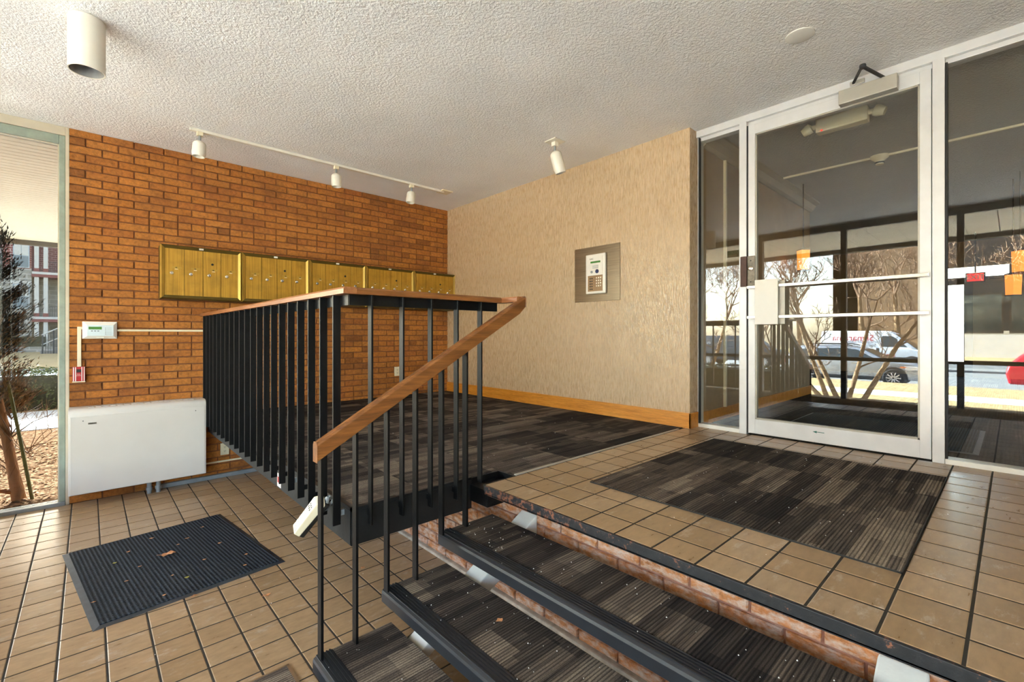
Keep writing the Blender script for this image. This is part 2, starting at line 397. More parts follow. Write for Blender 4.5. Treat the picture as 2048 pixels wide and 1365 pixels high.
def set_rnd(me, vals):
    a = me.attributes.new('rnd', 'FLOAT', 'FACE')
    a.data.foreach_set('value', vals if isinstance(vals, list) else [vals] * len(me.polygons))
def copy_tree(o, parent=None, loc=None):
    c = o.copy(); C.objects.link(c); c.parent = parent
    if loc is not None: c.location = loc
    ORG[c.name] = tuple(c.location) if parent is None else ORG.get(parent.name, (0, 0, 0))
    for ch in [x for x in list(C.objects) if x.parent == o]: copy_tree(ch, c)
    return c
def text_part(txt, name, mat, parent, size, m, depth=.001, align='CENTER', local=False):
    cu = bpy.data.curves.new('t', 'FONT'); cu.body = txt; cu.size = size; cu.align_x = align; cu.align_y = 'CENTER'; cu.extrude = depth; cu.resolution_u = 3
    t = bpy.data.objects.new('t', cu); C.objects.link(t); dg = bpy.context.evaluated_depsgraph_get()
    me = bpy.data.meshes.new_from_object(t.evaluated_get(dg)); bpy.data.objects.remove(t); bpy.data.curves.remove(cu)
    me.materials.clear(); me.materials.append(MAT[mat]); org = Vector((0, 0, 0) if local else ORG[parent.name])
    me.transform(Matrix.Translation(-org) @ m); me.name = name
    o = link(name, me, None, parent); ORG[o.name] = tuple(org); return o
def frame_m(p, ex, ey):          # text frame: origin p, text runs along ex, up along ey
    ex = Vector(ex).normalized(); ey = Vector(ey).normalized(); ez = ex.cross(ey)
    m = Matrix.Identity(4)
    for i in range(3): m[i][0] = ex[i]; m[i][1] = ey[i]; m[i][2] = ez[i]; m[i][3] = p[i]
    return m
F_ = Vector((math.cos(R_(47.4)), math.sin(R_(47.4)), 0)); Rt = Vector((math.sin(R_(47.4)), -math.cos(R_(47.4)), 0))
def px(p):
    d = Vector(p).dot(F_)
    if d < .15: return None
    return 1024 + 922 * Vector(p).dot(Rt) / d, 670 - 922 * p[2] / d, d

# ------------------------------------------------------------------ floors
def tile_mesh(w, d, rnd, name='tile'):
    b = .003; mb = MB(); h = .006
    mb.add([(0, 0, -h), (w, 0, -h), (w, d, -h), (0, d, -h), (0, 0, -.0015), (w, 0, -.0015), (w, d, -.0015), (0, d, -.0015), (b, b, 0), (w - b, b, 0), (w - b, d - b, 0), (b, d - b, 0)],
           [(0, 1, 5, 4), (1, 2, 6, 5), (2, 3, 7, 6), (3, 0, 4, 7), (4, 5, 9, 8), (5, 6, 10, 9), (6, 7, 11, 10), (7, 4, 8, 11), (8, 9, 10, 11)])
    me = mb.mesh(name); set_rnd(me, rnd); me.materials.append(MAT['tile']); return me
def lay_tiles(parent, xs, ys, z, inside, hidden, limit):
    j = .0075; cells = []
    for x0, x1 in zip(xs, xs[1:]):
        for y0, y1 in zip(ys, ys[1:]):
            if not inside((x0 + x1) / 2, (y0 + y1) / 2): continue
            q = px(((x0 + x1) / 2, (y0 + y1) / 2, z))
            vis = q and -60 < q[0] < 2110 and 600 < q[1] < 1440 and not hidden((x0 + x1) / 2, (y0 + y1) / 2)
            cells.append((0 if vis else 1, q[2] if q else 99, x0, y0, x1, y1))
    cells.sort(); cache = {}; rest = MB(); rv = []
    for i, (hid, d, x0, y0, x1, y1) in enumerate(cells):
        w, h = round(x1 - x0 - j, 4), round(y1 - y0 - j, 4)
        if i < limit and not hid:
            k = (w, h, random.randrange(8))
            if k not in cache: cache[k] = tile_mesh(w, h, random.random())
            o = link('tile', cache[k], None, parent); o.location = (x0 + j / 2, y0 + j / 2, z)
        else:
            rest.box(x0 + j / 2, x1 - j / 2, y0 + j / 2, y1 - j / 2, z - .006, z); rv += [random.random()] * 6
    if rest.v:
        me = rest.mesh('more_tiles'); set_rnd(me, rv); o = link('more_tiles', me, 'tile', parent); setp(o, None, None, None, 'stuff')
def seq(x0, step, lo, hi):
    k0 = math.ceil((lo - x0) / step); xs = [lo] if x0 + k0 * step - lo > .02 else []
    while x0 + k0 * step < hi - .02: xs.append(x0 + k0 * step); k0 += 1
    return xs + [hi]
floor = struct(MB().box(XF, 1.67, -2.2, BY + .02, ZF - .2, ZF - .0014), 'floor', 'grout', 'brown ceramic tile floor of the lower entry')
under_mats = lambda x, y: (.1 < x < .72 and 3.1 < y < 4.1) or (-.4 < x < .5 and .6 < y < 2.0)
lay_tiles(floor, seq(.694, .1585, XF, 1.65), seq(2.636, .167, -2.2, BY), ZF, lambda x, y: True, under_mats, 300)
land = struct(MB().box(XE + .014, XG + .06, -2.2, 1.86, ZL - .034, ZL - .0014), 'floor_landing', 'grout', 'raised tile landing before the glass door')
lay_tiles(land, seq(1.65, .165, XE + .012, XG - .03), seq(.079, .1625, -2.2, 1.85), ZL, lambda x, y: not (x < 1.72 and y > 1.83),
          lambda x, y: 2.1 < x < 3.3 and .4 < y < 1.4, 300)
# carpeted platform
plat = struct(MB().prism([(.875, 2.0), (1.55, 2.0), (1.73, 2.0), (1.73, 1.87), (XW, 1.87), (XW, BY), (.875, BY)], 'z', ZL - .12, ZL - .006), 'floor_platform', 'black_fascia', 'carpeted platform below the mailboxes')
cache = {}
def carpet_tile(parent, x0, x1, y0, y1, z, mat, h=.006, name='carpet_tile'):
    k = (round(x1 - x0, 3), round(y1 - y0, 3), mat, random.randrange(6))
    if k not in cache:
        me = MB().box(0, x1 - x0 - .0015, 0, y1 - y0 - .0015, 0, h).mesh(name); set_rnd(me, random.random()); me.materials.append(MAT[mat]); cache[k] = me
    o = link(name, cache[k], None, parent); o.location = (x0 - ORG[parent.name][0], y0 - ORG[parent.name][1], z - ORG[parent.name][2]); return o
xs_ = [.875, 1.23, 1.73, 2.23, 2.73, 3.23, XW]; ys_ = [1.87, 2.0, 2.5, 3.0, 3.5, 4.0, 4.5, 5.0, BY]
for a, b in zip(xs_, xs_[1:]):
    for c, d in zip(ys_, ys_[1:]):
        if c < 1.9 and a < 1.7: continue
        carpet_tile(plat, a, b, c, d, ZL - .006, 'carpet')
struct(MB().box(1.735, XW - .1, 1.853, 1.872, ZL - .004, ZL + .004), 'trim_1', 'aluminium_dull', 'thin metal edge strip between carpet and tile', .002)
struct(MB().box(1.52, 1.73, 1.84, 1.998, ZL - .12, ZL - .035).box(1.5, 1.735, 1.99, 2.0, ZL - .12, ZL - .004).box(1.722, 1.735, 1.855, 1.998, ZL - .1, ZL - .002), 'trim_2', 'black_paint', 'black steel corner channel at the platform edge')
# steel fascia of the platform
struct(MB().box(.86, .874, 1.99, BY, ZL - .165, ZL - .012).box(.86, 1.53, 1.988, 2.0, ZL - .165, ZL - .012).box(.862, .885, 1.99, BY, ZL - .014, ZL + .002).box(.862, 1.53, 1.99, 2.01, ZL - .014, ZL + .002)
       , 'trim_3', 'black_fascia', 'black steel fascia under the carpeted platform')
# landing edge angle
struct(MB().box(XE, XE + .012, -2.2, 1.835, ZL - .042, ZL).box(XE, XE + .05, -2.2, 1.835, ZL - .044, ZL - .034), 'trim_4', 'rusty_steel', 'chipped black steel edge of the landing', .002)

# ------------------------------------------------------------------ brick walls
def brick_mesh(w, h, rnd, flip=False, mat='brick', depth=.012, seed=0):
    rg = random.Random(seed); mb = MB(); nx = 4 if w > .15 else 3; c = .0035
    us = [c] + [w * (i + 1) / nx for i in range(nx - 1)] + [w - c]; vs_ = [c, h * .5, h - c]
    P = []
    for v in vs_:
        for u in us:
            P.append((u + rg.uniform(-.002, .002), -depth + rg.uniform(-.0018, .0018), v + rg.uniform(-.0012, .0012)))
    n = len(us); fs = [(r * n + k, r * n + k + 1, (r + 1) * n + k + 1, (r + 1) * n + k) for r in range(2) for k in range(n - 1)]
    ring = [k for k in range(n)] + [n - 1 + n, 2 * n + n - 1] + [2 * n + k for k in range(n - 2, -1, -1)] + [n]
    outer = []
    for i in ring:
        x, y, z = P[i]; outer.append((0 if x < c * 2.2 else w if x > w - c * 2.2 else x, .012 - depth * 0 , 0 if z < c * 2.2 else h if z > h - c * 2.2 else z))
    mid = [(x, -depth + .004, z) for x, _, z in outer]
    o = len(P); m = len(ring); P += mid + outer
    for i in range(m):
        k = (i + 1) % m
        fs += [(ring[i], o + i, o + k, ring[k]), (o + i, o + m + i, o + m + k, o + k)]
    mb.add(P, [f[::-1] for f in fs])
    return mb
HEAD = {10, 18, 27, 36, 44}
def lay_bricks(parent, place, u0, u1, z0, z1, ztop, phase, mat, limit, seen):
    """place(u, z) -> world point of the brick's lower corner"""
    ch, j, L = .0667, .0095, .2127; cells = []; k = 0
    while ztop - ch * (k + 1) > z0 - ch:
        a = ztop - ch * (k + 1) + j / 2; b = ztop - ch * k - j / 2
        a2, b2 = max(a, z0), min(b, z1)
        if b2 - a2 > .012:
            step = L / 2 if k in HEAD else L
            ph = phase + (L / 2 if k % 2 == 0 else 0)
            n = math.floor((u0 - ph) / step); u = ph + n * step
            while u < u1:
                e0, e1 = max(u + j / 2, u0), min(u + step - j / 2, u1)
                if e1 - e0 > .012: cells.append((e0, e1, a2, b2))
                u += step
        k += 1
    sc_ = []
    for c in cells:
        p = place((c[0] + c[1]) / 2, (c[2] + c[3]) / 2); q = px(p); s = 0
        if q and -20 < q[0] < 2068 and -20 < q[1] < 1385 and seen((c[0] + c[1]) / 2, (c[2] + c[3]) / 2): s = (c[1] - c[0]) * (c[3] - c[2]) / q[2] ** 2
        sc_.append((s, c))
    sc_.sort(key=lambda t: -t[0]); lib = {}; rest = MB(); rv = []
    for i, (s, c) in enumerate(sc_):
        w, h = round(c[1] - c[0], 3), round(c[3] - c[2], 3); var = random.randrange(10 if w > .19 and h > .05 else 3)
        key = (w, h, var)
        if key not in lib: lib[key] = brick_mesh(w, h, 0, seed=hash(key) & 0xffff)
        m0 = place(c[0], c[2]); du = place(c[0] + 1, c[2]); du = (du[0] - m0[0], du[1] - m0[1])
        if i < limit and s > 0:
            mk = key + ('m',)
            if mk not in lib:
                me = lib[key].mesh('brick'); set_rnd(me, random.random()); me.materials.append(MAT[mat]); lib[mk] = me
            o = link('brick', lib[mk], None, parent); o.location = m0; o.rotation_euler = (0, 0, math.atan2(du[1], du[0]))
        else:
            rr = math.atan2(du[1], du[0]); cs, sn = math.cos(rr), math.sin(rr)
            rest.add([(m0[0] + x * cs - y * sn, m0[1] + x * sn + y * cs, m0[2] + z) for x, y, z in lib[key].v], lib[key].f)
            rv += [random.random()] * 0 or [random.random()] * len(lib[key].f)
    if rest.v:
        me = bpy.data.meshes.new('more_bricks'); me.from_pydata(rest.v, [], rest.f); set_rnd(me, rv); me.materials.append(MAT[mat])
        o = link('more_bricks', me, None, parent); setp(o, None, None, None, 'stuff')
wb = struct(MB().box(-.115, XW + .05, BY + .004, BY + .22, ZF - .2, ZC + .02), 'wall_back', 'mortar', 'orange brick wall behind the mailboxes')
def seen_wb(u, z):
    if -.08 < u < .78 and -1.26 < z < -.66: return False       # behind heater
    if .55 < u < 3.6 and .36 < z < .78: return False           # behind mailboxes
    if u > .9 and z < ZL + .02: return False                   # under the platform
    return True
lay_bricks(wb, lambda u, z: (u, BY + .002, z), -.115, XW, ZF, ZC, ZC + .005, -.0156, 'brick', 300, seen_wb)
wr = struct(MB().box(1.668, 1.9, -2.2, BY, ZF - .2, ZL - .125).box(1.668, 1.9, -2.2, 1.86, ZL - .125, ZL - .036), 'wall_riser', 'mortar_lit_tone', 'brick wall below the landing, behind the stair, with light painted into its colour')
lay_bricks(wr, lambda u, z: (1.666, -u, z), -3.6, 2.2, ZF + .014, ZL - .046, ZL - .042, 0.03, 'brick_lit_tone', 120, lambda u, z: True)
struct(MB().box(1.628, 1.67, -2.2, BY, ZF - .02, ZF + .016), 'trim_5', 'mortar_pale', 'worn mortar ledge along the foot of the brick wall below the landing', .008)

# ------------------------------------------------------------------ papered wall, end cap, skirting, ceiling
struct(MB().box(XW, XG + .02, 1.815, BY + .1, ZL - .1, ZC + .02), 'wall_papered', 'wallpaper', 'beige wallpapered wall with vertical strands')
struct(MB().box(XW - .016, XW, 1.799, BY - .01, ZL - .004, ZL + .125).box(XW - .016, XG - .03, 1.799, 1.816, ZL - .004, ZL + .125), 'baseboard_papered', 'baseboard_wood', 'golden oak baseboard under the wallpaper', .003)
struct(MB().box(XF - .05, XG + .1, -2.25, BY + .2, ZC, ZC + .2), 'ceiling', 'stucco', 'white textured stucco ceiling')
struct(MB().box(XF, XG, -2.4, -2.2, ZF - .2, ZC), 'wall_near', 'near_plaster', 'pale plaster wall closing the entry behind the viewer')

# ------------------------------------------------------------------ window beside the brick wall
def pane(mb, parent, mat='clear_glass', name='pane'): return part(mb, name, mat, parent)
w1 = struct(MB().box(-.138, -.115, BY - .01, BY + .09, ZF, ZC).box(XF, -.138, BY - .01, BY + .09, ZC - .07, ZC), 'window_1', 'beige_trim', 'tall fixed window beside the brick wall', .003)
part(MB().box(-.176, -.139, BY + .0, BY + .07, ZF + .03, ZC - .071).box(XF, -.177, BY, BY + .07, ZC - .145, ZC - .071), 'frame', 'green_frame', w1, .004)
part(MB().box(XF, -.139, BY - .02, BY + .09, ZF - .002, ZF + .03), 'window_sill', 'grey_metal', w1, .004)
part(MB().box(-.184, -.177, BY + .01, BY + .05, ZF + .03, ZC - .146).box(XF, -.185, BY + .01, BY + .05, ZC - .152, ZC - .146), 'glazing_bead', 'beige_trim', w1)
pane(MB().box(XF, -.178, BY + .03, BY + .036, ZF + .03, ZC - .146), w1, 'dimming_glass')
# ------------------------------------------------------------------ street-side glass front
ms = [-2.2, -.82, .48, 1.78, 2.98, 4.15, BY]
w2 = struct(MB().box(XF - .06, XF + .02, -2.2, BY, ZC - .10, ZC), 'window_2', 'bronze_frame', 'street-side glass front with bronze mullions')
for y in ms: part(MB().box(XF - .06, XF + .03, y - .035, y + .035, ZF, ZC - .10), 'mullion', 'bronze_frame', w2)
for a, b in zip(ms, ms[1:]):
    part(MB().box(XF - .045, XF + .01, a + .035, b - .035, -.40, -.345), 'rail', 'bronze_frame', w2)
    pane(MB().box(XF - .03, XF - .024, a + .03, b - .03, -.985, ZC - .095), w2)
struct(MB().box(XF - .25, XF + .04, -2.2, BY, ZF - .3, -.99), 'wall_curb', 'curb_stone', 'low stone curb below the street-side glass', .01)

gs = thing('window_sticker', 'small green and white sticker high on the street-side glass', 'sticker', (XF - .02, 3.4, 1.4))
part(MB().box(XF - .0235, XF - .0215, 3.24, 3.56, 1.415, 1.535), 'backing', 'sticker_green', gs); part(MB().box(XF - .0214, XF - .0205, 3.40, 3.55, 1.422, 1.46), 'pale_band', 'cream_plastic', gs)
text_part('VTA', 'lettering', 'white_print', gs, .075, frame_m((XF - .0205, 3.43, 1.495), (0, 1, 0), (0, 0, 1)), .0005)

# ------------------------------------------------------------------ door wall
fr0, fr1 = XG - .035, XG + .06
w3 = struct(MB().box(fr0, fr1, -2.2, 1.815, ZC - .055, ZC).box(fr0 + .03, fr1, -2.2, 1.815, ZC - .085, ZC - .055), 'window_3', 'aluminium', 'aluminium framed glass wall holding the door', .002)
for y0, y1 in ((1.409, 1.463), (.278, .334), (-1.1, -1.045)): part(MB().box(fr0 - .008, fr1, y0, y1, ZL, ZC - .052), 'mullion', 'aluminium', w3, .003)
part(MB().box(fr0 + .02, fr1, 1.795, 1.814, ZL, ZC - .05), 'mullion', 'aluminium', w3, .003)
part(MB().box(fr0, fr1, 1.463, 1.80, ZL - .002, ZL + .03).box(fr0, fr1, -2.2, .278, ZL - .002, ZL + .03), 'window_sill', 'white_paint', w3, .003)
part(MB().box(XG - .003, XG + .003, 1.46, 1.80, ZL + .03, ZC - .08), 'pane', 'door_glass', w3)
part(MB().box(XG - .003, XG + .003, -1.045, .28, ZL + .03, ZC - .08), 'pane', 'door_glass', w3)
part(MB().box(XG - .003, XG + .003, -2.2, -1.1, ZL + .03, ZC - .08), 'pane', 'door_glass', w3)
part(MB().box(fr0 + .004, fr0 + .03, 1.788, 1.797, ZL + .02, ZC - .06).box(fr0 + .004, fr0 + .03, .266, .279, ZL + .03, ZC - .085).box(fr0 + .002, fr0 + .03, 1.401, 1.410, ZL + .01, ZC - .09), 'gasket', 'gasket', w3)
d0, d1 = XG - .03, XG + .02
dr = struct(MB().box(d0, d1, 1.35, 1.40, ZL + .012, 1.63).box(d0, d1, .339, .392, ZL + .012, 1.63).box(d0, d1, .392, 1.35, 1.555, 1.63).box(d0, d1, .392, 1.35, ZL + .012, -.652), 'door_1', 'aluminium', 'aluminium framed glass entrance door', .002)
part(MB().box(d0 + .006, d1 - .01, .392, .402, -.652, 1.555).box(d0 + .006, d1 - .01, 1.34, 1.35, -.652, 1.555).box(d0 + .006, d1 - .01, .392, 1.35, -.652, -.641).box(d0 + .006, d1 - .01, .392, 1.35, 1.545, 1.555), 'glazing_bead', 'aluminium_dull', dr)
part(MB().box(XG - .008, XG - .002, .398, 1.344, -.646, 1.55), 'pane', 'door_glass', dr)
for z in (.366, .134):
    part(MB().box(XG - .075, XG - .058, .345, 1.395, z - .011, z + .011).box(XG - .062, d0, .348, .368, z - .009, z + .009).box(XG - .062, d0, 1.372, 1.392, z - .009, z + .009), 'push_bar', 'steel_bar', dr, .002)
pp = part(MB().box(XG - .088, XG - .078, 1.172, 1.332, .078, .415), 'push_plate', 'white_paint', dr, .003)
part(MB().box(XG - .058, XG - .05, 1.135, 1.335, .08, .40), 'backing_plate', 'aluminium_dull', pp)
lk = part(MB().box(d0 - .008, d0, 1.348, 1.404, .37, .612), 'lock_plate', 'lock_steel', dr, .002)
part(MB().box(d0 - .022, d0 - .002, 1.404, 1.452, .375, .612), 'lock_guard', 'lock_brown', lk, .006)
RX = Matrix.Rotation(R_(-90), 3, 'Y')    # +Z -> -X
part(MB().lathe([(.019, 0), (.019, .008), (.015, .011)], (d0 - .008, 1.378, .515), 20, RX), 'lock_cylinder', 'chrome', lk, 0, True)
part(MB().lathe([(.005, 0), (.005, .003)], (d0 - .008, 1.378, .575), 10, RX).lathe([(.005, 0), (.005, .003)], (d0 - .008, 1.378, .41), 10, RX), 'screw', 'dark_plastic', lk)
cl = part(MB().box(d0 - .062, d0, .492, .80, 1.552, 1.645), 'door_closer', 'aluminium_dull', dr, .004)
part(MB().tube([(3.775, .725, 1.688), (3.535, .635, 1.668)], .009, 6).tube([(3.535, .628, 1.66), (3.765, .56, 1.65)], .011, 6).lathe([(.016, 0), (.018, .012), (.016, .024)], (3.535, .632, 1.652), 14), 'closer_arm', 'gasket', cl)
part(MB().box(fr0 - .012, fr0, .665, .745, 1.672, 1.70), 'arm_bracket', 'aluminium_dull', cl, .003)
ar = MB().add([(d0 - .002, .966, -.688), (d0 - .002, .940, -.680), (d0 - .002, .940, -.697)], [(0, 1, 2)]).box(d0 - .002, d0 - .0005, .895, .942, -.690, -.686)
part(ar, 'arrow_sticker', 'teal_print', dr)

# ------------------------------------------------------------------ staircase
ST = thing('staircase', 'open-riser stair with carpeted treads and ribbed rubber nosings', 'stairs', (1.1, .9, ZF))
for i, xn in enumerate((1.215, .928, .640)):
    z = ZL - .159 * (i + 1); y0, y1 = -.5, 1.832
    tr = part(MB().box(xn + .012, xn + .33, y0, y1, z - .05, z - .008), 'tread', 'black_paint', ST, .004)
    nb = MB().prism([(xn, z - .052), (xn + .014, z - .056), (xn + .014, z - .012), (xn + .075, z - .012), (xn + .075, z + .001), (xn + .012, z + .001), (xn + .003, z - .004), (xn, z - .014)], 'y', y0, y1 + .004)
    for k in range(5): nb.box(xn + .012 + k * .0125, xn + .018 + k * .0125, y0, y1 + .004, z + .0005, z + .0055)
    part(nb, 'nosing', 'nosing_rubber', tr)
    cm = part(MB().box(xn + .075, xn + .33, y0, y1, z - .008, z + .003), 'tread_carpet', 'carpet_mat', tr, .002)
    set_rnd(cm.data, .2 + .3 * i)
for y0 in (1.61, .15):
    L_ = [(1.652, -.903), (.62, -.896 - .555 * 1.045), (.62, ZF), (.80, ZF), (1.652, -1.03)]
    part(MB().prism(L_, 'y', y0, y0 + .11), 'stringer', 'stringer_paint', ST, .006)
# ------------------------------------------------------------------ railing
RL = thing('stair_railing', 'black steel guard rail with flat balusters and oak handrail around the platform', 'railing', (1.0, 2.4, ZL))
for k in range(21):
    y = 2.055 + .158 * k
    b = part(MB().box(.805, .840, y, y + .010, -.857, .176), 'baluster', 'black_paint', RL, .0012, seg=1)
    part(MB().box(.838, .862, y + .008, y + .02, ZL - .045, ZL - .02), 'lug', 'grey_metal' if k % 4 == 0 else 'black_paint', b); part(MB().box(.838, .862, y + .008, y + .02, .14, .165), 'lug', 'grey_metal', b)
for k in range(5):
    x = .926 + .156 * k
    b = part(MB().box(x, x + .010, 1.93, 1.965, -.85 if k < 4 else ZL - .02, .176), 'baluster', 'black_paint', RL, .0012, seg=1)
    if k < 4: part(MB().box(x + .008, x + .02, 1.963, 1.99, ZL - .045, ZL - .02), 'lug', 'black_paint', b)
part(MB().box(.838, .848, 1.96, BY, .13, .176).box(.838, 1.69, 1.962, 1.972, .13, .176), 'top_bar', 'black_paint', RL)
part(MB().prism([(.797, .177), (.797, .198), (.803, .206), (.85, .206), (.856, .198), (.856, .177)], 'y', 1.922, BY - .002), 'handrail', 'oak_y_lit', RL, label='horizontal oak rail running to the brick wall')
part(MB().prism([(1.922, .177), (1.922, .198), (1.928, .206), (1.974, .206), (1.98, .198), (1.98, .177)], 'x', .8562, 1.69), 'handrail', 'oak_x', RL, label='horizontal oak rail above the platform edge')
part(MB().prism([(1.69, .177), (1.69, .198), (1.696, .206), (1.74, .206), (1.745, .198), (1.745, .177)], 'y', 1.80, 1.98), 'handrail_return', 'oak_y_lit', RL)
sl = .562; zr = lambda x: -.412 + sl * (x - .638)
hp = [(.638, zr(.638) - .073), (.638, zr(.638)), (1.742, .207), (1.742, .152)]
hb = MB()
secs = [(.638, -.073, 0), (1.70, -.073, 0)]
for x, dz, _ in secs:
    t_ = zr(x)
    for (yy, zz) in ((1.785, -.073), (1.785, -.012), (1.793, 0), (1.817, 0), (1.825, -.012), (1.825, -.073)): hb.v.append((x, yy, t_ + zz))
for (yy, zz) in ((1.785, .152), (1.785, .198), (1.793, .207), (1.817, .207), (1.825, .198), (1.825, .152)): hb.v.append((1.744, yy, zz))
for s_ in range(2):
    for k in range(6): hb.f.append((s_ * 6 + k, s_ * 6 + (k + 1) % 6, (s_ + 1) * 6 + (k + 1) % 6, (s_ + 1) * 6 + k))
hb.f += [tuple(range(6)), tuple(range(17, 11, -1))]
part(hb, 'stair_handrail', 'oak_x', RL, .003, label='sloping oak handrail over the stair')
for k in range(6):
    x = .655 + .1385 * k; zb = ZL - .159 * (3 - k // 2) + .002
    part(MB().add([(x, 1.79, zb), (x + .01, 1.79, zb), (x + .01, 1.825, zb), (x, 1.825, zb), (x, 1.79, zr(x) - .06), (x + .01, 1.79, zr(x) - .055), (x + .01, 1.825, zr(x) - .055), (x, 1.825, zr(x) - .06)],
         [(0, 3, 2, 1), (4, 5, 6, 7), (0, 1, 5, 4), (2, 3, 7, 6), (0, 4, 7, 3), (1, 2, 6, 5)]), 'stair_baluster', 'black_paint', RL)

# ------------------------------------------------------------------ mats
def rect_mat(name, label, cx, cy, w, d, ang, z):
    t = thing(name, label, 'mat', (cx, cy, z), None, ang)
    b = .028; mb = MB()
    mb.add([(-w / 2, -d / 2, 0), (w / 2, -d / 2, 0), (w / 2, d / 2, 0), (-w / 2, d / 2, 0), (-w / 2 + b, -d / 2 + b, .006), (w / 2 - b, -d / 2 + b, .006), (w / 2 - b, d / 2 - b, .006), (-w / 2 + b, d / 2 - b, .006)],
           [(0, 3, 2, 1), (0, 1, 5, 4), (1, 2, 6, 5), (2, 3, 7, 6), (3, 0, 4, 7), (4, 5, 6, 7)])
    part(mb, 'rubber_border', 'rubber_edge', t, local=True)
    part(MB().box(-w / 2 + b, w / 2 - b, -d / 2 + b, d / 2 - b, .005, .011), 'ribbed_pile', 'rib_mat', t, .002, local=True)
    return t
rect_mat('door_mat', 'black ribbed rubber-backed mat scattered with dry leaves', .39, 3.587, .893, 1.172, R_(6.8), ZF + .001)
lm = thing('entrance_mat', 'dark brown patchwork carpet mat on the landing by the glass door', 'mat', (2.66, .87, ZL))
mx = [1.94, 2.44, 2.94, 3.41]; my = [.245, .66, 1.08, 1.50]
for a, b in zip(mx, mx[1:]):
    for c, d in zip(my, my[1:]): carpet_tile(lm, a, b, c, d, ZL + .0005, 'carpet_mat', .007)
part(MB().box(1.937, 3.413, .242, .2455, ZL + .0003, ZL + .006).box(1.937, 1.9405, .242, 1.503, ZL + .0003, ZL + .006).box(1.937, 3.413, 1.4995, 1.503, ZL + .0003, ZL + .006).box(3.4095, 3.413, .242, 1.503, ZL + .0003, ZL + .006), 'mat_edge', 'dark_plastic', lm)
fm = thing('stair_foot_mat', 'striped dark carpet runner on the tiles at the foot of the stair', 'mat', (.1, 1.4, ZF))
m_ = part(MB().box(-.5, .618, .55, 2.082, ZF + .0005, ZF + .008), 'pile', 'carpet_mat', fm); set_rnd(m_.data, .7)
part(MB().box(.618, .63, .55, 2.09, ZF + .0005, ZF + .007).box(-.5, .63, 2.082, 2.092, ZF + .0005, ZF + .007), 'edge_strip', 'bronze_plate', fm)

# ------------------------------------------------------------------ mailboxes
MY = 5.14; MW = .642
def mailbox(x0):
    zt, zb = .815, .325; t = thing('mailbox_unit', 'm', 'mailbox', (x0 + MW / 2, BY, zb), 'row of brass mailbox units on the brick wall')
    x1 = x0 + MW - .002
    part(MB().box(x0 + .004, x1 - .004, MY + .035, BY - .002, zb + .004, zt - .004), 'body', 'brass_dark', t)
    i = .034
    O = [(x0, MY + .012, zb), (x1, MY + .012, zb), (x1, MY + .012, zt), (x0, MY + .012, zt)]
    I = [(x0 + i, MY + .006, zb + i), (x1 - i, MY + .006, zb + i), (x1 - i, MY + .006, zt - i), (x0 + i, MY + .006, zt - i)]
    Bk = [(p[0], MY + .036, p[2]) for p in O]; M_ = [(x0 + .010, MY - .006, zb + .010), (x1 - .010, MY - .006, zb + .010), (x1 - .010, MY - .006, zt - .010), (x0 + .010, MY - .006, zt - .010)]
    for k, mt in ((0, 'brass_dark'), (1, 'brass_edge'), (2, 'brass_dark'), (3, 'brass_edge')):  # brighter uprights, darker top and bottom: light and shade put into the brass
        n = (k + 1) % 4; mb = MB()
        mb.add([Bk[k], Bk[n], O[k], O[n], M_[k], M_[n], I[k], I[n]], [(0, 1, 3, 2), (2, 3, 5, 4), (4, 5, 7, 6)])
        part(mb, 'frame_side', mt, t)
    dw = (MW - 2 * i) / 4
    RY = Matrix.Rotation(R_(90), 3, 'X')      # +Z -> -Y
    for k in range(4):
        a = x0 + i + dw * k
        d = part(MB().box(a + .0018, a + dw - .0018, MY + .002, MY + .012, zb + i, zt - i), 'mailbox_door', 'brass', t)
        zc = zb + .235 - .0
        part(MB().lathe([(.0155, 0), (.0155, .007), (.011, .012)], (a + .05, MY + .002, zc), 16, RY), 'lock', 'chrome', d, 0, True)
        part(MB().box(a + .048, a + .052, MY - .0115, MY - .009, zc - .007, zc + .002), 'keyhole', 'dark_plastic', d)
        part(MB().box(a + .052, a + .122, MY + .0003, MY + .002, zc + .044, zc + .059), 'name_plate', 'brass_edge', d)
        part(MB().box(a + .076, a + .090, MY - .0002, MY + .0008, zc + .048, zc + .054), 'number_label', 'black_print', d)
        part(MB().box(a + .072, a + .096, MY + .0008, MY + .002, zc + .034, zc + .039), 'number_strip', 'cream_plastic', d)
        if k == 2: part(MB().lathe([(.0105, 0), (.0105, .004), (.007, .005), (.007, .001)], (a + .075, MY + .002, zc + .105), 16, RY), 'arrow_lock', 'dark_plastic', d)
    part(MB().box(x0 + .29, x0 + .325, MY - .006, MY - .003, zt - .026, zt - .010), 'unit_label', 'cream_white', t)
    return t
mlab = ['brass mailbox unit at the window end of the row, fully clear of the railing', 'second brass mailbox unit from the window end of the row', 'middle brass mailbox unit, lower edge hidden by the railing corner', 'fourth brass mailbox unit, second from the papered wall', 'brass mailbox unit in the corner against the papered wall']
m0 = mailbox(.472); m0['label'] = mlab[0]
for k in range(1, 5):
    c = copy_tree(m0, None, (m0.location.x + MW * k, m0.location.y, m0.location.z)); c['label'] = mlab[k]

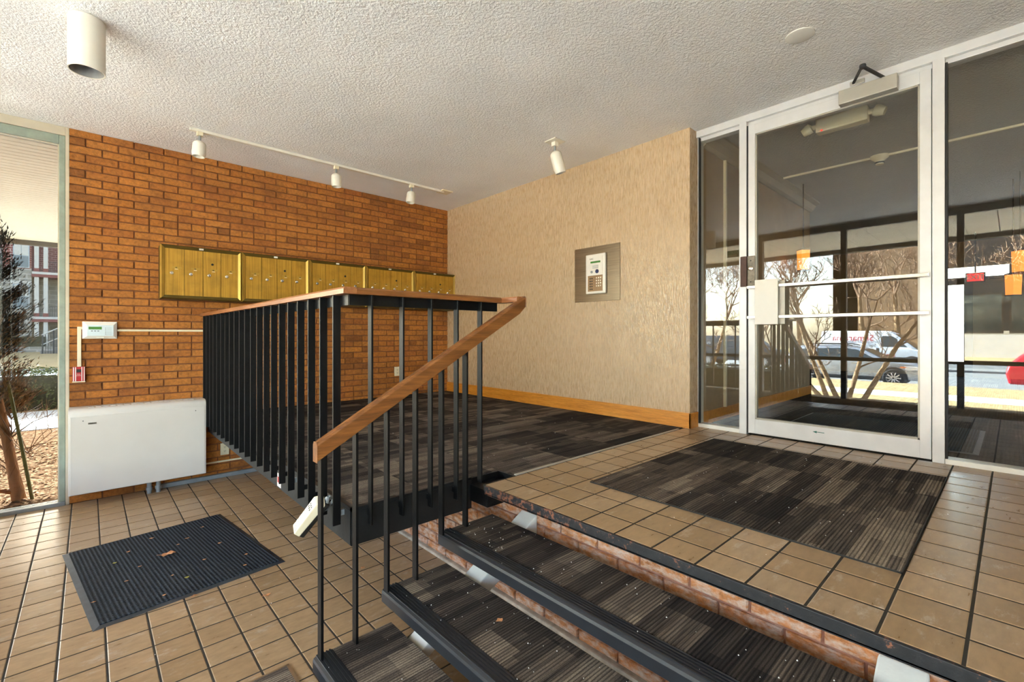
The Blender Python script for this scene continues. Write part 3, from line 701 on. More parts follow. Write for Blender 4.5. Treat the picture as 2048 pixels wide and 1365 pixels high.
# ------------------------------------------------------------------ convector heater
hx0, hx1, hy, hz0, hz1 = -.118, .812, 5.105, -1.295, -.603
ht = thing('wall_heater', 'white enamel convector heater on the brick wall beside the window', 'heater', (.35, BY, hz0))
pr = [(BY - .003, hz0), (hy, hz0), (hy, hz1 - .055)] + [(hy + .05 - .05 * math.cos(a), hz1 - .05 + .05 * math.sin(a)) for a in [R_(k * 15) for k in range(1, 7)]] + [(BY - .003, hz1)]
part(MB().prism(pr, 'x', hx0, hx1), 'cabinet', 'heater_enamel', ht, .006, True)
part(MB().box(hx0 + .012, hx1 - .012, hy - .003, hy + .004, hz0 + .006, hz1 - .062), 'front_panel', 'heater_enamel', ht, .002)
for k in range(16):
    x = hx0 + .12 + k * .046
    part(MB().box(x, x + .034, hy + .07, hy + .17, hz1 - .002, hz1 + .004), 'grille_fin', 'heater_enamel', ht, .002)
bd = part(MB().box(.0, .052, hy - .006, hy - .003, -.732, -.718), 'badge', 'lock_steel', ht)
text_part('TRANE', 'badge_text', 'dark_plastic', bd, .012, frame_m((.026, hy - .0066, -.725), (1, 0, 0), (0, 0, 1)), .0004)
for x in (-.03, .73): part(MB().lathe([(.004, 0), (.004, .002)], (x, hy - .003, -.70), 10, Matrix.Rotation(R_(90), 3, 'X')), 'screw_hole', 'dark_plastic', ht)
for x in (.40, .465): part(MB().tube([(x, 5.2, ZF), (x, 5.2, hz0 + .01)], .018, 12).tube([(x, 5.2, ZF + .03), (x, 5.2, ZF + .055)], .024, 12), 'pipe', 'grey_metal', ht, 0, True)

# ------------------------------------------------------------------ alarm panel, pull station, conduits, outlets
ap = thing('alarm_panel', 'white fire alarm annunciator with green display on the brick wall', 'alarm panel', (.075, BY, -.03))
x0, x1, z0, z1, yf = -.036, .186, -.034, .112, BY - .05
mb = MB(); i = .03
mb.add([(x0, BY, z0), (x1, BY, z0), (x1, BY, z1), (x0, BY, z1), (x0, yf + .02, z0), (x1, yf + .02, z0), (x1, yf + .02, z1), (x0, yf + .02, z1), (x0 + i, yf, z0 + i * .8), (x1 - i * .8, yf, z0 + i * .8), (x1 - i * .8, yf, z1 - i), (x0 + i, yf, z1 - i)],
       [(0, 1, 5, 4), (1, 2, 6, 5), (2, 3, 7, 6), (3, 0, 4, 7), (4, 5, 9, 8), (5, 6, 10, 9), (6, 7, 11, 10), (7, 4, 8, 11), (8, 9, 10, 11)])
part(mb, 'housing', 'white_paint', ap, .002)
part(MB().box(x0 + i, x1 - i * .8, yf - .002, yf, z0 + i * .8, z1 - i), 'face', 'panel_face', ap)
part(MB().box(.003, .086, yf - .004, yf - .002, .045, .068), 'display', 'lcd_green', ap)
for k in range(3): part(MB().box(.018 + k * .02, .03 + k * .02, yf - .004, yf - .002, .030, .035), 'button', 'dark_plastic', ap)
for k in range(5): part(MB().box(.108, .114, yf - .004, yf - .002, .002 + k * .013, .008 + k * .013), 'indicator', 'grey_metal', ap); part(MB().box(.118, .15, yf - .003, yf - .002, .004 + k * .013, .006 + k * .013), 'legend_line', 'grey_metal', ap)
part(MB().box(.052, .10, yf - .0005, yf + .006, z0 + .006, z0 + .016), 'logo_strip', 'cream_white', ap)
ps = thing('fire_pull_station', 'red fire alarm pull station with white stripes below the annunciator', 'fire alarm', (-.057, BY, -.395))
part(MB().box(-.096, -.017, BY - .048, BY - .002, -.388, -.268), 'housing', 'red_plastic', ps, .004)
for x in (-.0915, -.079, -.041, -.0265): part(MB().box(x, x + .005, BY - .052, BY - .048, -.386, -.270), 'stripe', 'white_print', ps)
hd = part(MB().box(-.070, -.044, BY - .058, BY - .046, -.357, -.318), 'pull_handle', 'red_plastic', ps, .002)
text_part('PULL', 'lettering', 'white_print', hd, .0105, frame_m((-.057, BY - .0585, -.329), (1, 0, 0), (0, 0, 1)), .0004)
text_part('DOWN', 'lettering', 'white_print', hd, .0085, frame_m((-.057, BY - .0585, -.341), (1, 0, 0), (0, 0, 1)), .0004)
part(MB().box(-.071, -.043, BY - .0485, BY - .047, -.314, -.288), 'recess', 'dark_plastic', ps)
part(MB().box(-.096, -.017, BY - .05, BY - .003, -.396, -.389), 'bottom_lip', 'cream_plastic', ps)
single(MB().box(-.067, -.042, BY - .022, BY - .001, -.268, .068).box(-.0418, -.036, BY - .022, BY - .001, .045, .068), 'wiring_raceway', 'cream_plastic', 'thick cream raceway rising from the red pull station', 'conduit', bevel=.003)
single(MB().box(.186, .838, BY - .016, BY - .001, .03, .047).box(.822, .838, BY - .016, BY - .001, hz1, .03), 'wiring_raceway', 'cream_plastic', 'thin cream raceway from annunciator along the bricks down to the heater', 'conduit', bevel=.002)
single(MB().box(.812, 1.30, BY - .016, BY - .001, -1.262, -1.246), 'wiring_raceway', 'cream_plastic', 'thin pale raceway low on the bricks below the outlet', 'conduit', bevel=.002)
single(MB().box(.49, 1.42, BY - .045, BY - .001, ZF + .001, ZF + .04), 'floor_raceway', 'grey_metal', 'grey metal raceway on the floor along the brick wall', 'conduit', bevel=.004)
def outlet(x, z, label):
    t = thing('wall_outlet', label, 'outlet', (x, BY, z - .058))
    part(MB().box(x - .037, x + .037, BY - .018, BY - .001, z - .058, z + .058), 'cover_plate', 'cream_plastic', t, .003)
    for s in (-.02, .02):
        r = part(MB().lathe([(.0165, 0), (.0165, .002)], (x, BY - .018, z + s), 16, Matrix.Rotation(R_(90), 3, 'X')), 'receptacle', 'cream_plastic', t)
        part(MB().box(x - .008, x - .005, BY - .0215, BY - .0195, z + s - .003, z + s + .007).box(x + .005, x + .008, BY - .0215, BY - .0195, z + s - .003, z + s + .007).box(x - .002, x + .002, BY - .0215, BY - .0195, z + s - .011, z + s - .006), 'slot', 'dark_plastic', r)
outlet(1.0, -1.135, 'cream duplex outlet low on the bricks under the platform'); outlet(2.895, -.465, 'cream duplex outlet on the bricks above the carpet')

# ------------------------------------------------------------------ entry phone panel on the papered wall
ic = thing('entry_phone', 'square steel entry phone panel with keypad on the papered wall', 'intercom', (XW, 2.764, .33))
part(MB().box(XW - .006, XW, 2.492, 3.036, .328, .868), 'steel_plate', 'brushed_steel', ic, .001)
y0, y1 = 2.642, 2.878   # visible unit (y1 is the side nearer the bricks)
u = part(MB().box(XW - .03, XW - .006, y0, y1, .40, .79), 'unit_frame', 'silver_plastic', ic, .01)
part(MB().box(XW - .033, XW - .029, y0 + .03, y1 - .03, .585, .765), 'upper_face', 'silver_plastic', u)
part(MB().box(XW - .033, XW - .029, y0 + .03, y1 - .03, .425, .58), 'keypad_face', 'bronze_plate', u)
part(MB().box(XW - .036, XW - .033, y0 + .055, y1 - .065, .700, .718), 'display', 'lcd_green', u)
text_part('GAC', 'maker_mark', 'black_print', u, .022, frame_m((XW - .0335, y1 - .075, .742), (0, -1, 0), (0, 0, 1)), .0004)
part(MB().lathe([(.013, 0), (.013, .004)], (XW - .033, 2.80, .615), 14, RX), 'call_button', 'grey_metal', u)
part(MB().lathe([(.02, 0), (.02, .004)], (XW - .033, 2.735, .617), 16, RX), 'access_symbol', 'navy', u)
for r in range(5):
    for c in range(2): part(MB().box(XW - .037, XW - .033, 2.79 + c * .022, 2.80 + c * .022, .44 + r * .026, .452 + r * .026), 'key', 'dark_plastic', u)
    for c in range(3):
        if r: part(MB().box(XW - .037, XW - .033, 2.685 + c * .024, 2.697 + c * .024, .442 + r * .026, .456 + r * .026), 'key', 'chrome', u)
for r in range(4): part(MB().box(XW - .0345, XW - .033, 2.72, 2.79, .648 + r * .009, .651 + r * .009), 'speaker_slot', 'grey_metal', u)

# ------------------------------------------------------------------ ceiling fixtures
cn = thing('ceiling_downlight', 'white cylinder downlight on the ceiling near the window', 'ceiling light', (-.005, 3.42, ZC - .29))
part(MB().lathe([(.072, ZC), (.078, ZC - .004), (.078, ZC - .285), (.073, ZC - .285), (.072, ZC - .05), (.0, ZC - .05)], (-.005, 3.42, 0), 40, cap=False), 'cylinder_shade', 'cream_white', cn, 0, True)
part(MB().lathe([(.0715, ZC - .283), (.0715, ZC - .06), (.001, ZC - .058)], (-.005, 3.42, 0), 40, cap=False), 'reflector', 'lamp_inside', cn, 0, True)
def spot_shade(c, L, r, tilt):     # bullet shade hanging from point c
    prof = [(.004, 0)] + [(r * math.sin(a), -r * .75 * (1 - math.cos(a))) for a in [R_(k * 15) for k in range(1, 7)]] + [(r * 1.04, -L * .8), (r * .9, -L), (r * .86, -L), (r * .84, -L * .6), (0.001, -L * .6)]
    return MB().lathe(prof, c, 24, tilt, cap=False)
tk = thing('track_light', 'white ceiling track with three bullet spot heads along the brick wall', 'track light', (1.9, 4.62, ZC))
part(MB().box(.62, 3.13, 4.60, 4.635, ZC - .022, ZC), 'track', 'cream_white', tk, .002)
part(MB().box(3.08, 3.22, 4.55, 4.69, ZC - .012, ZC), 'feed_plate', 'cream_plastic', tk, .002)
for x, tl in ((.69, R_(4)), (1.84, R_(-2)), (2.70, R_(8))):
    h = part(MB().box(x - .022, x + .022, 4.598, 4.637, ZC - .052, ZC - .02), 'spot_adapter', 'cream_plastic', tk, .004)
    part(MB().tube([(x, 4.617, ZC - .05), (x, 4.617, ZC - .098)], .010, 10), 'stem', 'grey_metal', h)
    part(spot_shade((x, 4.617, ZC - .093), .135, .049, Matrix.Rotation(tl, 3, 'Y')), 'spot_shade', 'cream_white', h, 0, True)
sp = thing('spot_light', 'single white spot light on a square ceiling plate before the papered wall', 'spot light', (3.05, 2.755, ZC))
part(MB().box(2.985, 3.115, 2.69, 2.82, ZC - .010, ZC), 'ceiling_plate', 'cream_white', sp, .002)
part(MB().box(3.03, 3.075, 2.735, 2.78, ZC - .045, ZC - .008), 'spot_adapter', 'cream_white', sp, .003)
part(MB().tube([(3.052, 2.757, ZC - .043), (3.052, 2.757, ZC - .095)], .010, 10), 'stem', 'grey_metal', sp)
part(spot_shade((3.052, 2.757, ZC - .085), .20, .052, Matrix.Rotation(R_(-16), 3, 'Y') @ Matrix.Rotation(R_(-6), 3, 'X')), 'spot_shade', 'cream_white', sp, 0, True)
single(MB().lathe([(.001, -.009), (.055, -.008), (.073, -.004), (.074, 0)], (3.01, .83, ZC), 36, cap=False), 'ceiling_cover_plate', 'white_paint', 'round blank white cover plate on the ceiling before the door', 'cover plate', smooth=True)

# ------------------------------------------------------------------ hanging phone on the platform edge
ph = thing('intercom_phone', 'cream telephone handset dangling off the platform edge', 'telephone', (.74, 2.2, -.86))
pm = Matrix(((0, 0, 0), (0, 0, 0), (0, 0, 0)))
ax = (Rt * .62 + Vector((0, 0, .76))).normalized()          # long axis, up toward the railing
nrm = (-Rt * .62 - F_ * .62 + Vector((0, 0, .55))); nrm = (nrm - ax * nrm.dot(ax)).normalized(); sd = ax.cross(nrm)
for k in range(3): pm[k][0] = sd[k]; pm[k][1] = ax[k]; pm[k][2] = nrm[k]
pc = Vector((.752, 2.16, -.822))
def ob(c, s): return MB().obox(pc + pm @ Vector(c), s, pm)
part(MB().add([pc + pm @ Vector(v) for v in ((-.032, -.10, 0), (.032, -.10, 0), (.036, .085, 0), (-.036, .085, 0), (-.028, -.096, .03), (.028, -.096, .03), (.03, .07, .038), (-.03, .07, .038), (-.02, .10, .012), (.02, .10, .012))],
              [(0, 3, 2, 1), (0, 1, 5, 4), (1, 2, 6, 5), (3, 0, 4, 7), (4, 5, 6, 7), (7, 6, 9, 8), (2, 3, 8, 9), (2, 9, 6), (3, 7, 8)]), 'handset', 'cream_plastic', ph, .005)
part(ob((0, -.005, -.011), (.062, .19, .022)), 'back_shell', 'dark_plastic', ph, .006)
for r in range(4):
    for c in range(3): part(ob((-.016 + c * .016, -.08 + r * .024, .0325 + .001 * r), (.009, .012, .004)), 'key', 'cream_white', ph, .001)
for r in range(2):
    for c in range(3): part(ob((-.014 + c * .013, .028 + r * .014, .0365), (.006, .008, .003)), 'speaker_hole', 'dark_plastic', ph)
part(MB().tube([pc + pm @ Vector((0, .095, .0)), pc + pm @ Vector((.02, .125, .01)), Vector((.80, 2.13, -.80)), Vector((.845, 2.14, -.765)), Vector((.87, 2.16, -.768)), Vector((.89, 2.2, -.77))], .008, 8), 'cord', 'grey_metal', ph, 0, True)
st = thing('sticker', 'small white and red sticker on the platform fascia', 'sticker', (.858, 3.0, ZL - .1))
part(MB().box(.8575, .8595, 3.0, 3.07, ZL - .155, ZL - .075), 'paper', 'white_print', st); part(MB().box(.8565, .8575, 3.012, 3.06, ZL - .13, ZL - .095), 'mark', 'red_print', st)

# ------------------------------------------------------------------ dry leaves and salt
def leaf(x, y, z, s, mat, label, lobes=5):
    rg = random.Random(int(x * 999 + y * 77)); n = 2 * lobes + 2; pts = []
    for k in range(n):
        a = 2 * math.pi * k / n; r = s * (1 if k % 2 == 0 else .8) * rg.uniform(.75, 1.15)
        pts.append((x + r * math.cos(a), y + r * .62 * math.sin(a), z + s * .35 * rg.random()))
    mb = MB(); vs = pts + [(x, y, z + .1 * s)] + [(p[0], p[1], p[2] + .0012) for p in pts] + [(x, y, z + .1 * s + .0012)]
    fs = []
    for k in range(n):
        j = (k + 1) % n; fs += [(k, n, j), (n + 1 + k, n + 1 + j, 2 * n + 1), (k, j, n + 1 + j, n + 1 + k)]
    single(mb.add(vs, fs), 'dry_leaf', mat, label, 'leaf', 'dry leaves blown into the entry')
zm = ZF + .0125
leaf(.37, 3.63, zm, .05, 'leaf_dry', 'large curled tan leaf in the middle of the black ribbed mat')
for x, y, s, g in ((.12, 3.72, .012, 1), (.19, 3.85, .012, 0), (.32, 4.0, .014, 0), (.5, 3.83, .014, 0), (.44, 3.76, .01, 0), (.61, 3.98, .012, 0), (.65, 3.6, .012, 0), (.53, 3.4, .012, 0), (.42, 3.22, .013, 1), (.36, 3.3, .009, 0), (.16, 3.4, .01, 0), (.02, 3.25, .01, 0), (.3, 3.08, .01, 0), (.74, 3.3, .012, 0), (.70, 3.15, .01, 0), (.23, 3.56, .013, 0)):
    leaf(x, y, zm, s, 'leaf_green' if g else 'leaf_dry', 'tiny leaf fragment lying on the black ribbed mat', 3)
leaf(.42, 2.985, ZF + .001, .018, 'leaf_dry', 'narrow leaf at the stair-side edge of the black mat', 3)
leaf(.71, 2.73, ZF + .001, .02, 'leaf_dry', 'narrow leaf on the tiles between black mat and stair', 3)
leaf(1.22, 2.66, ZF + .001, .015, 'leaf_dry', 'small leaf on the tiles behind the stair balusters', 3)
leaf(1.15, 1.32, ZL - .316 + .004, .018, 'leaf_dry', 'small leaf on the carpet of the middle tread', 3)
sm = MB()
def crumbs(n, x0, x1, y0, y1, z):
    for _ in range(n):
        s = random.uniform(.0012, .003); x = random.uniform(x0, x1); y = random.uniform(y0, y1)
        sm.add([(x - s, y, z), (x, y - s, z), (x + s, y, z), (x, y + s, z), (x, y, z + 1.3 * s)], [(0, 1, 4), (1, 2, 4), (2, 3, 4), (3, 0, 4), (3, 2, 1, 0)])
for i, xn in enumerate((1.215, .928, .640)): crumbs(60, xn + .02, xn + .32, .2, 1.82, ZL - .159 * (i + 1) + .0045)
crumbs(18, 1.30, 1.42, 1.5, 1.75, ZL - .159 + .0045); crumbs(50, 2.0, 3.4, .3, 1.5, ZL + .008); crumbs(40, 1.55, 3.6, 0, 1.8, ZL + .001); crumbs(50, 0, 1.5, 2.1, 4.8, ZF + .001); crumbs(40, 1.6, 3.4, 2.0, 3.4, ZL + .001)
s_ = single(sm, 'salt_crumbs', 'salt', 'scattered white road salt crumbs on steps, mats and tiles', 'salt'); s_['kind'] = 'stuff'

# ------------------------------------------------------------------ lobby behind the glass
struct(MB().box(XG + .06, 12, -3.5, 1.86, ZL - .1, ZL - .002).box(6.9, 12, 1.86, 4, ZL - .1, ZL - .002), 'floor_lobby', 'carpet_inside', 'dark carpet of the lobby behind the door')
struct(MB().box(XG + .02, 7.0, 1.815, 2.0, ZL, ZC + .02), 'wall_lobby', 'interior_wall', 'brown wall of the lobby behind the sidelight')
struct(MB().box(XG + .02, 7.0, 1.80, 1.815, ZL, ZL + .11), 'baseboard_lobby', 'baseboard_wood', 'oak baseboard of the lobby wall', .003)
struct(MB().prism([(1.815, ZC), (1.70, ZC), (1.70, ZC - .02), (1.745, ZC - .04), (1.775, ZC - .09), (1.80, ZC - .11), (1.815, ZC - .11)], 'x', XG + .06, 7.0), 'trim_6', 'interior_trim', 'pale crown moulding along the lobby ceiling')
struct(MB().box(XG + .1, 12, -3.5, 4, ZC, ZC + .2), 'ceiling_lobby', 'stucco_inside', 'textured lobby ceiling')
struct(MB().box(7.0, 12, 3.9, 4.0, ZL, ZC).box(6.9, 7, 2.0, 4, ZL, ZC).box(XG + .1, 12, -3.6, -3.5, ZL, ZC), 'wall_lobby_side', 'interior_wall', 'side walls of the lobby')
wf = struct(MB().box(11.9, 12, -3.5, .05, ZL, ZC).box(11.9, 12, 1.15, 4, ZL, ZC).box(11.9, 12, .05, 1.15, 1.25, ZC).box(11.9, 12, .05, .5, ZL, 1.0), 'wall_lobby_far', 'interior_wall', 'far wall of the lobby around its rear exit door')
d2 = struct(MB().box(11.92, 11.97, .5, .62, ZL, 1.0).box(11.92, 11.97, 1.05, 1.15, ZL, 1.0).box(11.92, 11.97, .62, 1.05, .93, 1.0).box(11.92, 11.97, .62, 1.05, ZL, -.5).box(11.92, 11.97, .05, 1.15, 1.0, 1.06), 'door_2', 'bronze_frame', 'rear lobby door with daylight behind its glass')
part(MB().box(11.94, 11.945, .62, 1.05, -.5, .93).box(11.94, 11.945, .05, 1.15, 1.06, 1.25), 'pane', 'clear_glass', d2)
ex = thing('exit_sign', 'red lit exit sign above the far lobby door', 'exit sign', (10.9, .43, .9))
part(MB().box(10.9, 10.93, .31, .55, .88, 1.04), 'housing', 'gasket', ex, .004); part(MB().box(10.893, 10.9, .33, .53, .895, 1.025), 'lit_face', 'exit_red', ex)
text_part('EXIT', 'lettering', 'white_print', ex, .11, frame_m((10.892, .43, .96), (0, -1, 0), (0, 0, 1)), .001)
part(MB().tube([(10.915, .43, 1.03), (10.915, .43, ZC)], .012, 8), 'hanger_rod', 'gasket', ex)
el = thing('emergency_light', 'cream twin-head emergency light on the lobby ceiling behind the door', 'emergency light', (4.3, .9, ZC - .11))
part(MB().box(4.27, 4.36, .735, 1.07, ZC - .112, ZC), 'housing', 'cream_plastic', el, .012)
for s in (-1, 1): part(MB().lathe([(.012, -.05), (.03, -.045), (.042, .0), (.04, .02), (.02, .03)], (4.31, .9025 + s * .225, ZC - .055), 16, Matrix.Rotation(R_(65 * s), 3, 'X')), 'lamp_head', 'cream_plastic', el, 0, True)
part(MB().box(4.262, 4.27, 1.02, 1.032, ZC - .108, ZC - .098), 'charge_lamp', 'led_red', el)
for s in (-1, 1): part(MB().tube([(4.31, .9025 + s * .16, ZC - .05), (4.31, .9025 + s * .205, ZC - .05)], .02, 10), 'lamp_arm', 'cream_plastic', el)
sd_ = thing('smoke_detector', 'cream smoke detector on the lobby ceiling raceway', 'smoke detector', (5.6, .87, ZC - .08))
part(MB().lathe([(.001, -.085), (.032, -.083), (.036, -.05), (.07, -.02), (.075, 0)], (5.6, .87, ZC), 24, cap=False), 'detector_body', 'cream_plastic', sd_, 0, True)
part(MB().lathe([(.0362, -.075), (.0375, -.06)], (5.6, .87, ZC), 24, cap=False), 'sensor_grille', 'dark_plastic', sd_)
single(MB().box(5.585, 5.61, -3, 1.70, ZC - .018, ZC), 'ceiling_raceway', 'cream_plastic', 'long cream raceway across the lobby ceiling through the smoke detector', 'conduit')
single(MB().box(4.32, 4.345, 1.79, 1.814, ZL + .11, ZC - .11), 'wall_raceway', 'cream_plastic', 'vertical cream raceway on the brown lobby wall', 'conduit')
def lantern(x, y, z, label, cat='pendant lamp'):
    t = thing('lobby_lantern', label, cat, (x, y, z - .12))
    part(MB().lathe([(.06, -.12), (.066, .10)], (x, y, z), 4, cap=False), 'amber_shade', 'lamp_glow', t)
    part(MB().lathe([(.07, .10), (.07, .115), (.02, .13)], (x, y, z), 4).lathe([(.066, -.13), (.066, -.12)], (x, y, z), 4), 'metal_cap', 'bronze_frame', t)
    part(MB().tube([(x, y, z + .12), (x, y, ZC)], .006, 6), 'hanger_rod', 'bronze_frame', t)
lantern(6.0, 1.62, .86, 'amber glass lantern hanging by the brown lobby wall'); lantern(7.2, -.05, .78, 'upper of two amber lanterns hanging deep in the lobby'); lantern(7.5, .0, .56, 'lower of two amber lanterns hanging deep in the lobby')
rect_mat('lobby_mat', 'black ribbed mat on the lobby carpet just inside the glass door', 4.75, .75, 1.1, 1.2, 0, ZL + .0005)

# ------------------------------------------------------------------ outdoors: ground, soffit, street
gm = MB(); gx = [-60, -31, -30.9, -14.1, -14.0, -10.2, -8.6, -1.25]; 
struct(MB().prism([(XF - .25, -1.44), (-8.6, -1.68), (-8.6, -2.2), (XF - .25, -2.2)], 'y', BY, BY + .1).prism([(8, -1.44), (-8.6, -1.5), (-8.6, -2.2), (8, -2.2)], 'y', BY + .1, 10.2), 'ground_bed', 'mulch', 'wood mulch bed around the building')
struct(MB().box(-10.2, -8.6, -40, 60, -2.2, -1.70).box(-8.6, 20, 10.2, 12.6, -2.2, -1.46).prism([(XF - .25, -1.44), (-5.8, -1.56), (-5.8, -2.2), (XF - .25, -2.2)], 'y', -40, BY), 'ground_sidewalk_bounce', 'concrete', 'pale concrete sidewalk, plus an added unseen slab bouncing light indoors')  # last slab: unseen pale ground added to bounce light onto the ceiling
struct(MB().prism([(-5.8, -1.56), (-8.6, -1.68), (-8.6, -2.2), (-5.8, -2.2)], 'y', -40, BY).box(-13.9, -10.2, -40, 60, -2.2, -1.74), 'ground_verge', 'dry_grass', 'dry grass verge beside the kerb')
struct(MB().box(-31, -14.1, -40, 60, -2.4, -2.0).box(-8.6, 30, 15.5, 29, -2.2, -1.5), 'ground_street', 'asphalt', 'pale asphalt street')
struct(MB().box(-14.1, -13.9, -40, 60, -2.2, -1.76).box(-31.2, -31, -40, 60, -2.2, -1.76), 'trim_7', 'concrete', 'concrete street kerbs')
struct(MB().box(-60, -31.2, -40, 60, -2.3, -1.75).box(-8.6, 30, 12.6, 15.5, -2.2, -1.48).box(-18, 40, 29, 90, -2.2, -1.45), 'ground_lawn', 'dry_grass', 'dry lawn across the street')
so = struct(MB().box(-3.95, 4, BY + .1, 12.6, ZC + .075, ZC + .25).box(-3.95, XF - .05, -3.4, BY + .1, ZC + .075, ZC + .25).box(XF - .05, 12, -2.8, -2.2, ZC + .075, ZC + .25).box(-4.05, -3.95, -3.4, 12.7, ZC - .02, ZC + .35).box(-4.05, 4, 12.6, 12.7, ZC - .02, ZC + .35), 'ceiling_soffit', 'soffit_gap', 'boarded soffit of the roof overhang, plus an added unseen strip')  # third box: unseen overhang added to hold back sun at the near end
plank = MB().box(0, 1.0, 0, .108, 0, .012).mesh('soffit_board'); plank.materials.append(MAT['soffit'])
k = 0; y = BY + .1
while y < 12.55 and k < 62:
    o = link('soffit_board', plank, None, so); o.location = (-3.94, y, ZC + .062); o.scale = (7.9, 1, 1); y += .117; k += 1
y = -3.35
while y < BY:
    o = link('soffit_board', plank, None, so); o.location = (-3.94, y, ZC + .062); o.scale = (2.88, 3.5, 1); y += .39

# ---- branching plants
MINR = .006
def grow(mb, p, d, L, r, depth, rg, spread=.55, up=.12, n=6):
    r = max(r, MINR); pts = [p]; rs = [r]; q = p.copy(); dd = d.copy()
    for i in range(3):
        dd = (dd + Vector((rg.uniform(-1, 1), rg.uniform(-1, 1), rg.uniform(-.6, 1) + up)) * .16).normalized(); q = q + dd * L / 3; pts.append(q.copy()); rs.append(r * (1 - .13 * (i + 1)))
    mb.tube(pts, rs, max(3, n), cap=False)
    if depth <= 0: return
    for k in range(rg.choice((2, 3, 3)) if depth > 1 else 3):
        a = Vector((rg.uniform(-1, 1), rg.uniform(-1, 1), rg.uniform(-.45, .9))).normalized()
        nd = (dd * (1 - spread) + a * spread + Vector((0, 0, up))).normalized()
        st_ = pts[-1] if k < 2 else pts[rg.choice((1, 2))]
        grow(mb, st_, nd, L * rg.uniform(.62, .85), r * rg.uniform(.5, .66), depth - 1, rg, spread, up, n - 1)
def tree(name, label, base, trunks, depth, L, r, seed, mat='bark', group='bare trees along the street', spread=.55, cat='tree'):
    rg = random.Random(seed); t = thing(name, label, cat, base, group); b = Vector(base)
    for path in trunks:
        mb = MB(); pts = [b + Vector(q) for q in path]; n = len(pts)
        rs = [r * (1 - .45 * i / max(1, n - 1)) for i in range(n)]
        mb.tube(pts, rs, 9); part(mb, 'trunk', mat, t, 0, True)
        tw = MB(); d = (pts[-1] - pts[-2]).normalized()
        for k in range(3): grow(tw, pts[-1], (d + Vector((rg.uniform(-.6, .6), rg.uniform(-.6, .6), rg.uniform(-.2, .5)))).normalized(), L, rs[-1] * .75, depth, rg, spread)
        if n > 2: grow(tw, pts[-2], Vector((rg.uniform(-1, 1), rg.uniform(-1, 1), .5)).normalized(), L * .8, rs[-2] * .5, depth - 1, rg, spread)
        part(tw, 'branches', 'twig', t)
    return t
tree('crabapple_tree', 'multi-stemmed bare crabapple tree leaning just outside the street-side glass', (-5.6, 2.65, -1.58),
     [[(0, .19, 0), (.1, .5, .8), (.2, .85, 1.7), (.2, 1.1, 2.5)], [(0, .40, 0), (.3, .62, .9), (.5, .85, 1.8)], [(0, .0, 0), (-.1, -.18, .8), (-.1, -.40, 1.9)], [(0, -.27, 0), (.1, -.9, 1.3), (.1, -1.28, 1.9)], [(.3, .42, 0), (.5, .75, .5), (.9, 1.3, 1.0)]], 5, .6, .058, 5, group='bare trees along the street')
tree('crabapple_tree', 'bare ornamental tree outside the glass, nearest the red car', (-6.2, -1.2, -1.62), [[(0, 0, 0), (.1, .2, 1.0), (.2, .5, 1.9)], [(0, -.1, 0), (0, -.5, 1.0), (.1, -.9, 1.8)]], 5, .7, .06, 11)
tree('crabapple_tree', 'bare ornamental tree above the clipped hedge', (-6.0, 6.4, -1.6), [[(0, 0, 0), (.1, .2, 1.1), (.2, .2, 2.1)], [(0, -.1, 0), (0, -.5, 1.1), (.1, -.8, 2.0)]], 5, .7, .06, 17)
for i, (x, y, h, lab) in enumerate(((-33.4, 5.3, 4.6, 'thick bare tree across the street, directly behind the roof of the white van'), (-33.2, 11.2, 4.4, 'thick bare tree across the street at the corner of the tan building'), (-33, 7.2, 4.4, 'bare tree across the street behind the white van, nearer its tail'), (-33, 3.6, 4.4, 'bare tree across the street behind the white van, nearer its cab'), (-12.2, -1.5, 3.6, 'thick bare street tree behind the red car'), (-33, 14, 4.2, 'bare tree across the street past the dark van'), (-33.5, 20, 4.6, 'bare tree far along the opposite lawn'))):
    tree('street_tree', lab, (x, y, -1.8), [[(0, 0, 0), (.05, .1, h * .5), (.0, .25, h)]], 5 if i < 2 else 4, 1.7, .2, 30 + i, spread=.6)
def leaf_cloud(mb, pts_fn, n, s, rg, long=1.0):
    for _ in range(n):
        p = pts_fn(rg); a = Vector((rg.uniform(-1, 1), rg.uniform(-1, 1), rg.uniform(-.5, 1))).normalized(); b = a.cross(Vector((rg.uniform(-1, 1), rg.uniform(-1, 1), .3))).normalized()
        l = s * long * rg.uniform(.6, 1.3); w = s * rg.uniform(.35, .6)
        mb.add([p - b * w * .5, p + a * l * .5, p + b * w * .5, p - a * l * .5], [(0, 1, 2, 3)])
def hedge(label, x0, x1, y0, y1, z0, z1, n, seed):
    rg = random.Random(seed); t = thing('clipped_hedge', label, 'hedge', ((x0 + x1) / 2, (y0 + y1) / 2, z0))
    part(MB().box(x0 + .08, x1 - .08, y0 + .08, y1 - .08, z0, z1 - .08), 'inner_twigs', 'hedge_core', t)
    def f(rg):
        while True:
            p = [rg.random() for _ in range(3)]
            if min(p[0], 1 - p[0]) * (x1 - x0) < .12 or min(p[1], 1 - p[1]) * (y1 - y0) < .12 or 1 - p[2] < .25: break
        return Vector((x0 + p[0] * (x1 - x0) + rg.gauss(0, .03), y0 + p[1] * (y1 - y0) + rg.gauss(0, .03), z0 + p[2] * (z1 - z0) + rg.gauss(0, .03)))
    mb = MB(); leaf_cloud(mb, f, n, .055, rg); part(mb, 'leaves', 'hedge_leaf', t)
hedge('clipped green hedge in the sun beyond the window shrub', -3.2, 1.6, 12.9, 14.3, -1.5, -.72, 16000, 3)
hedge('clipped hedge outside the glass, towards the window corner', -4.2, -3.2, 3.2, 9.5, -1.55, -.72, 7000, 4)
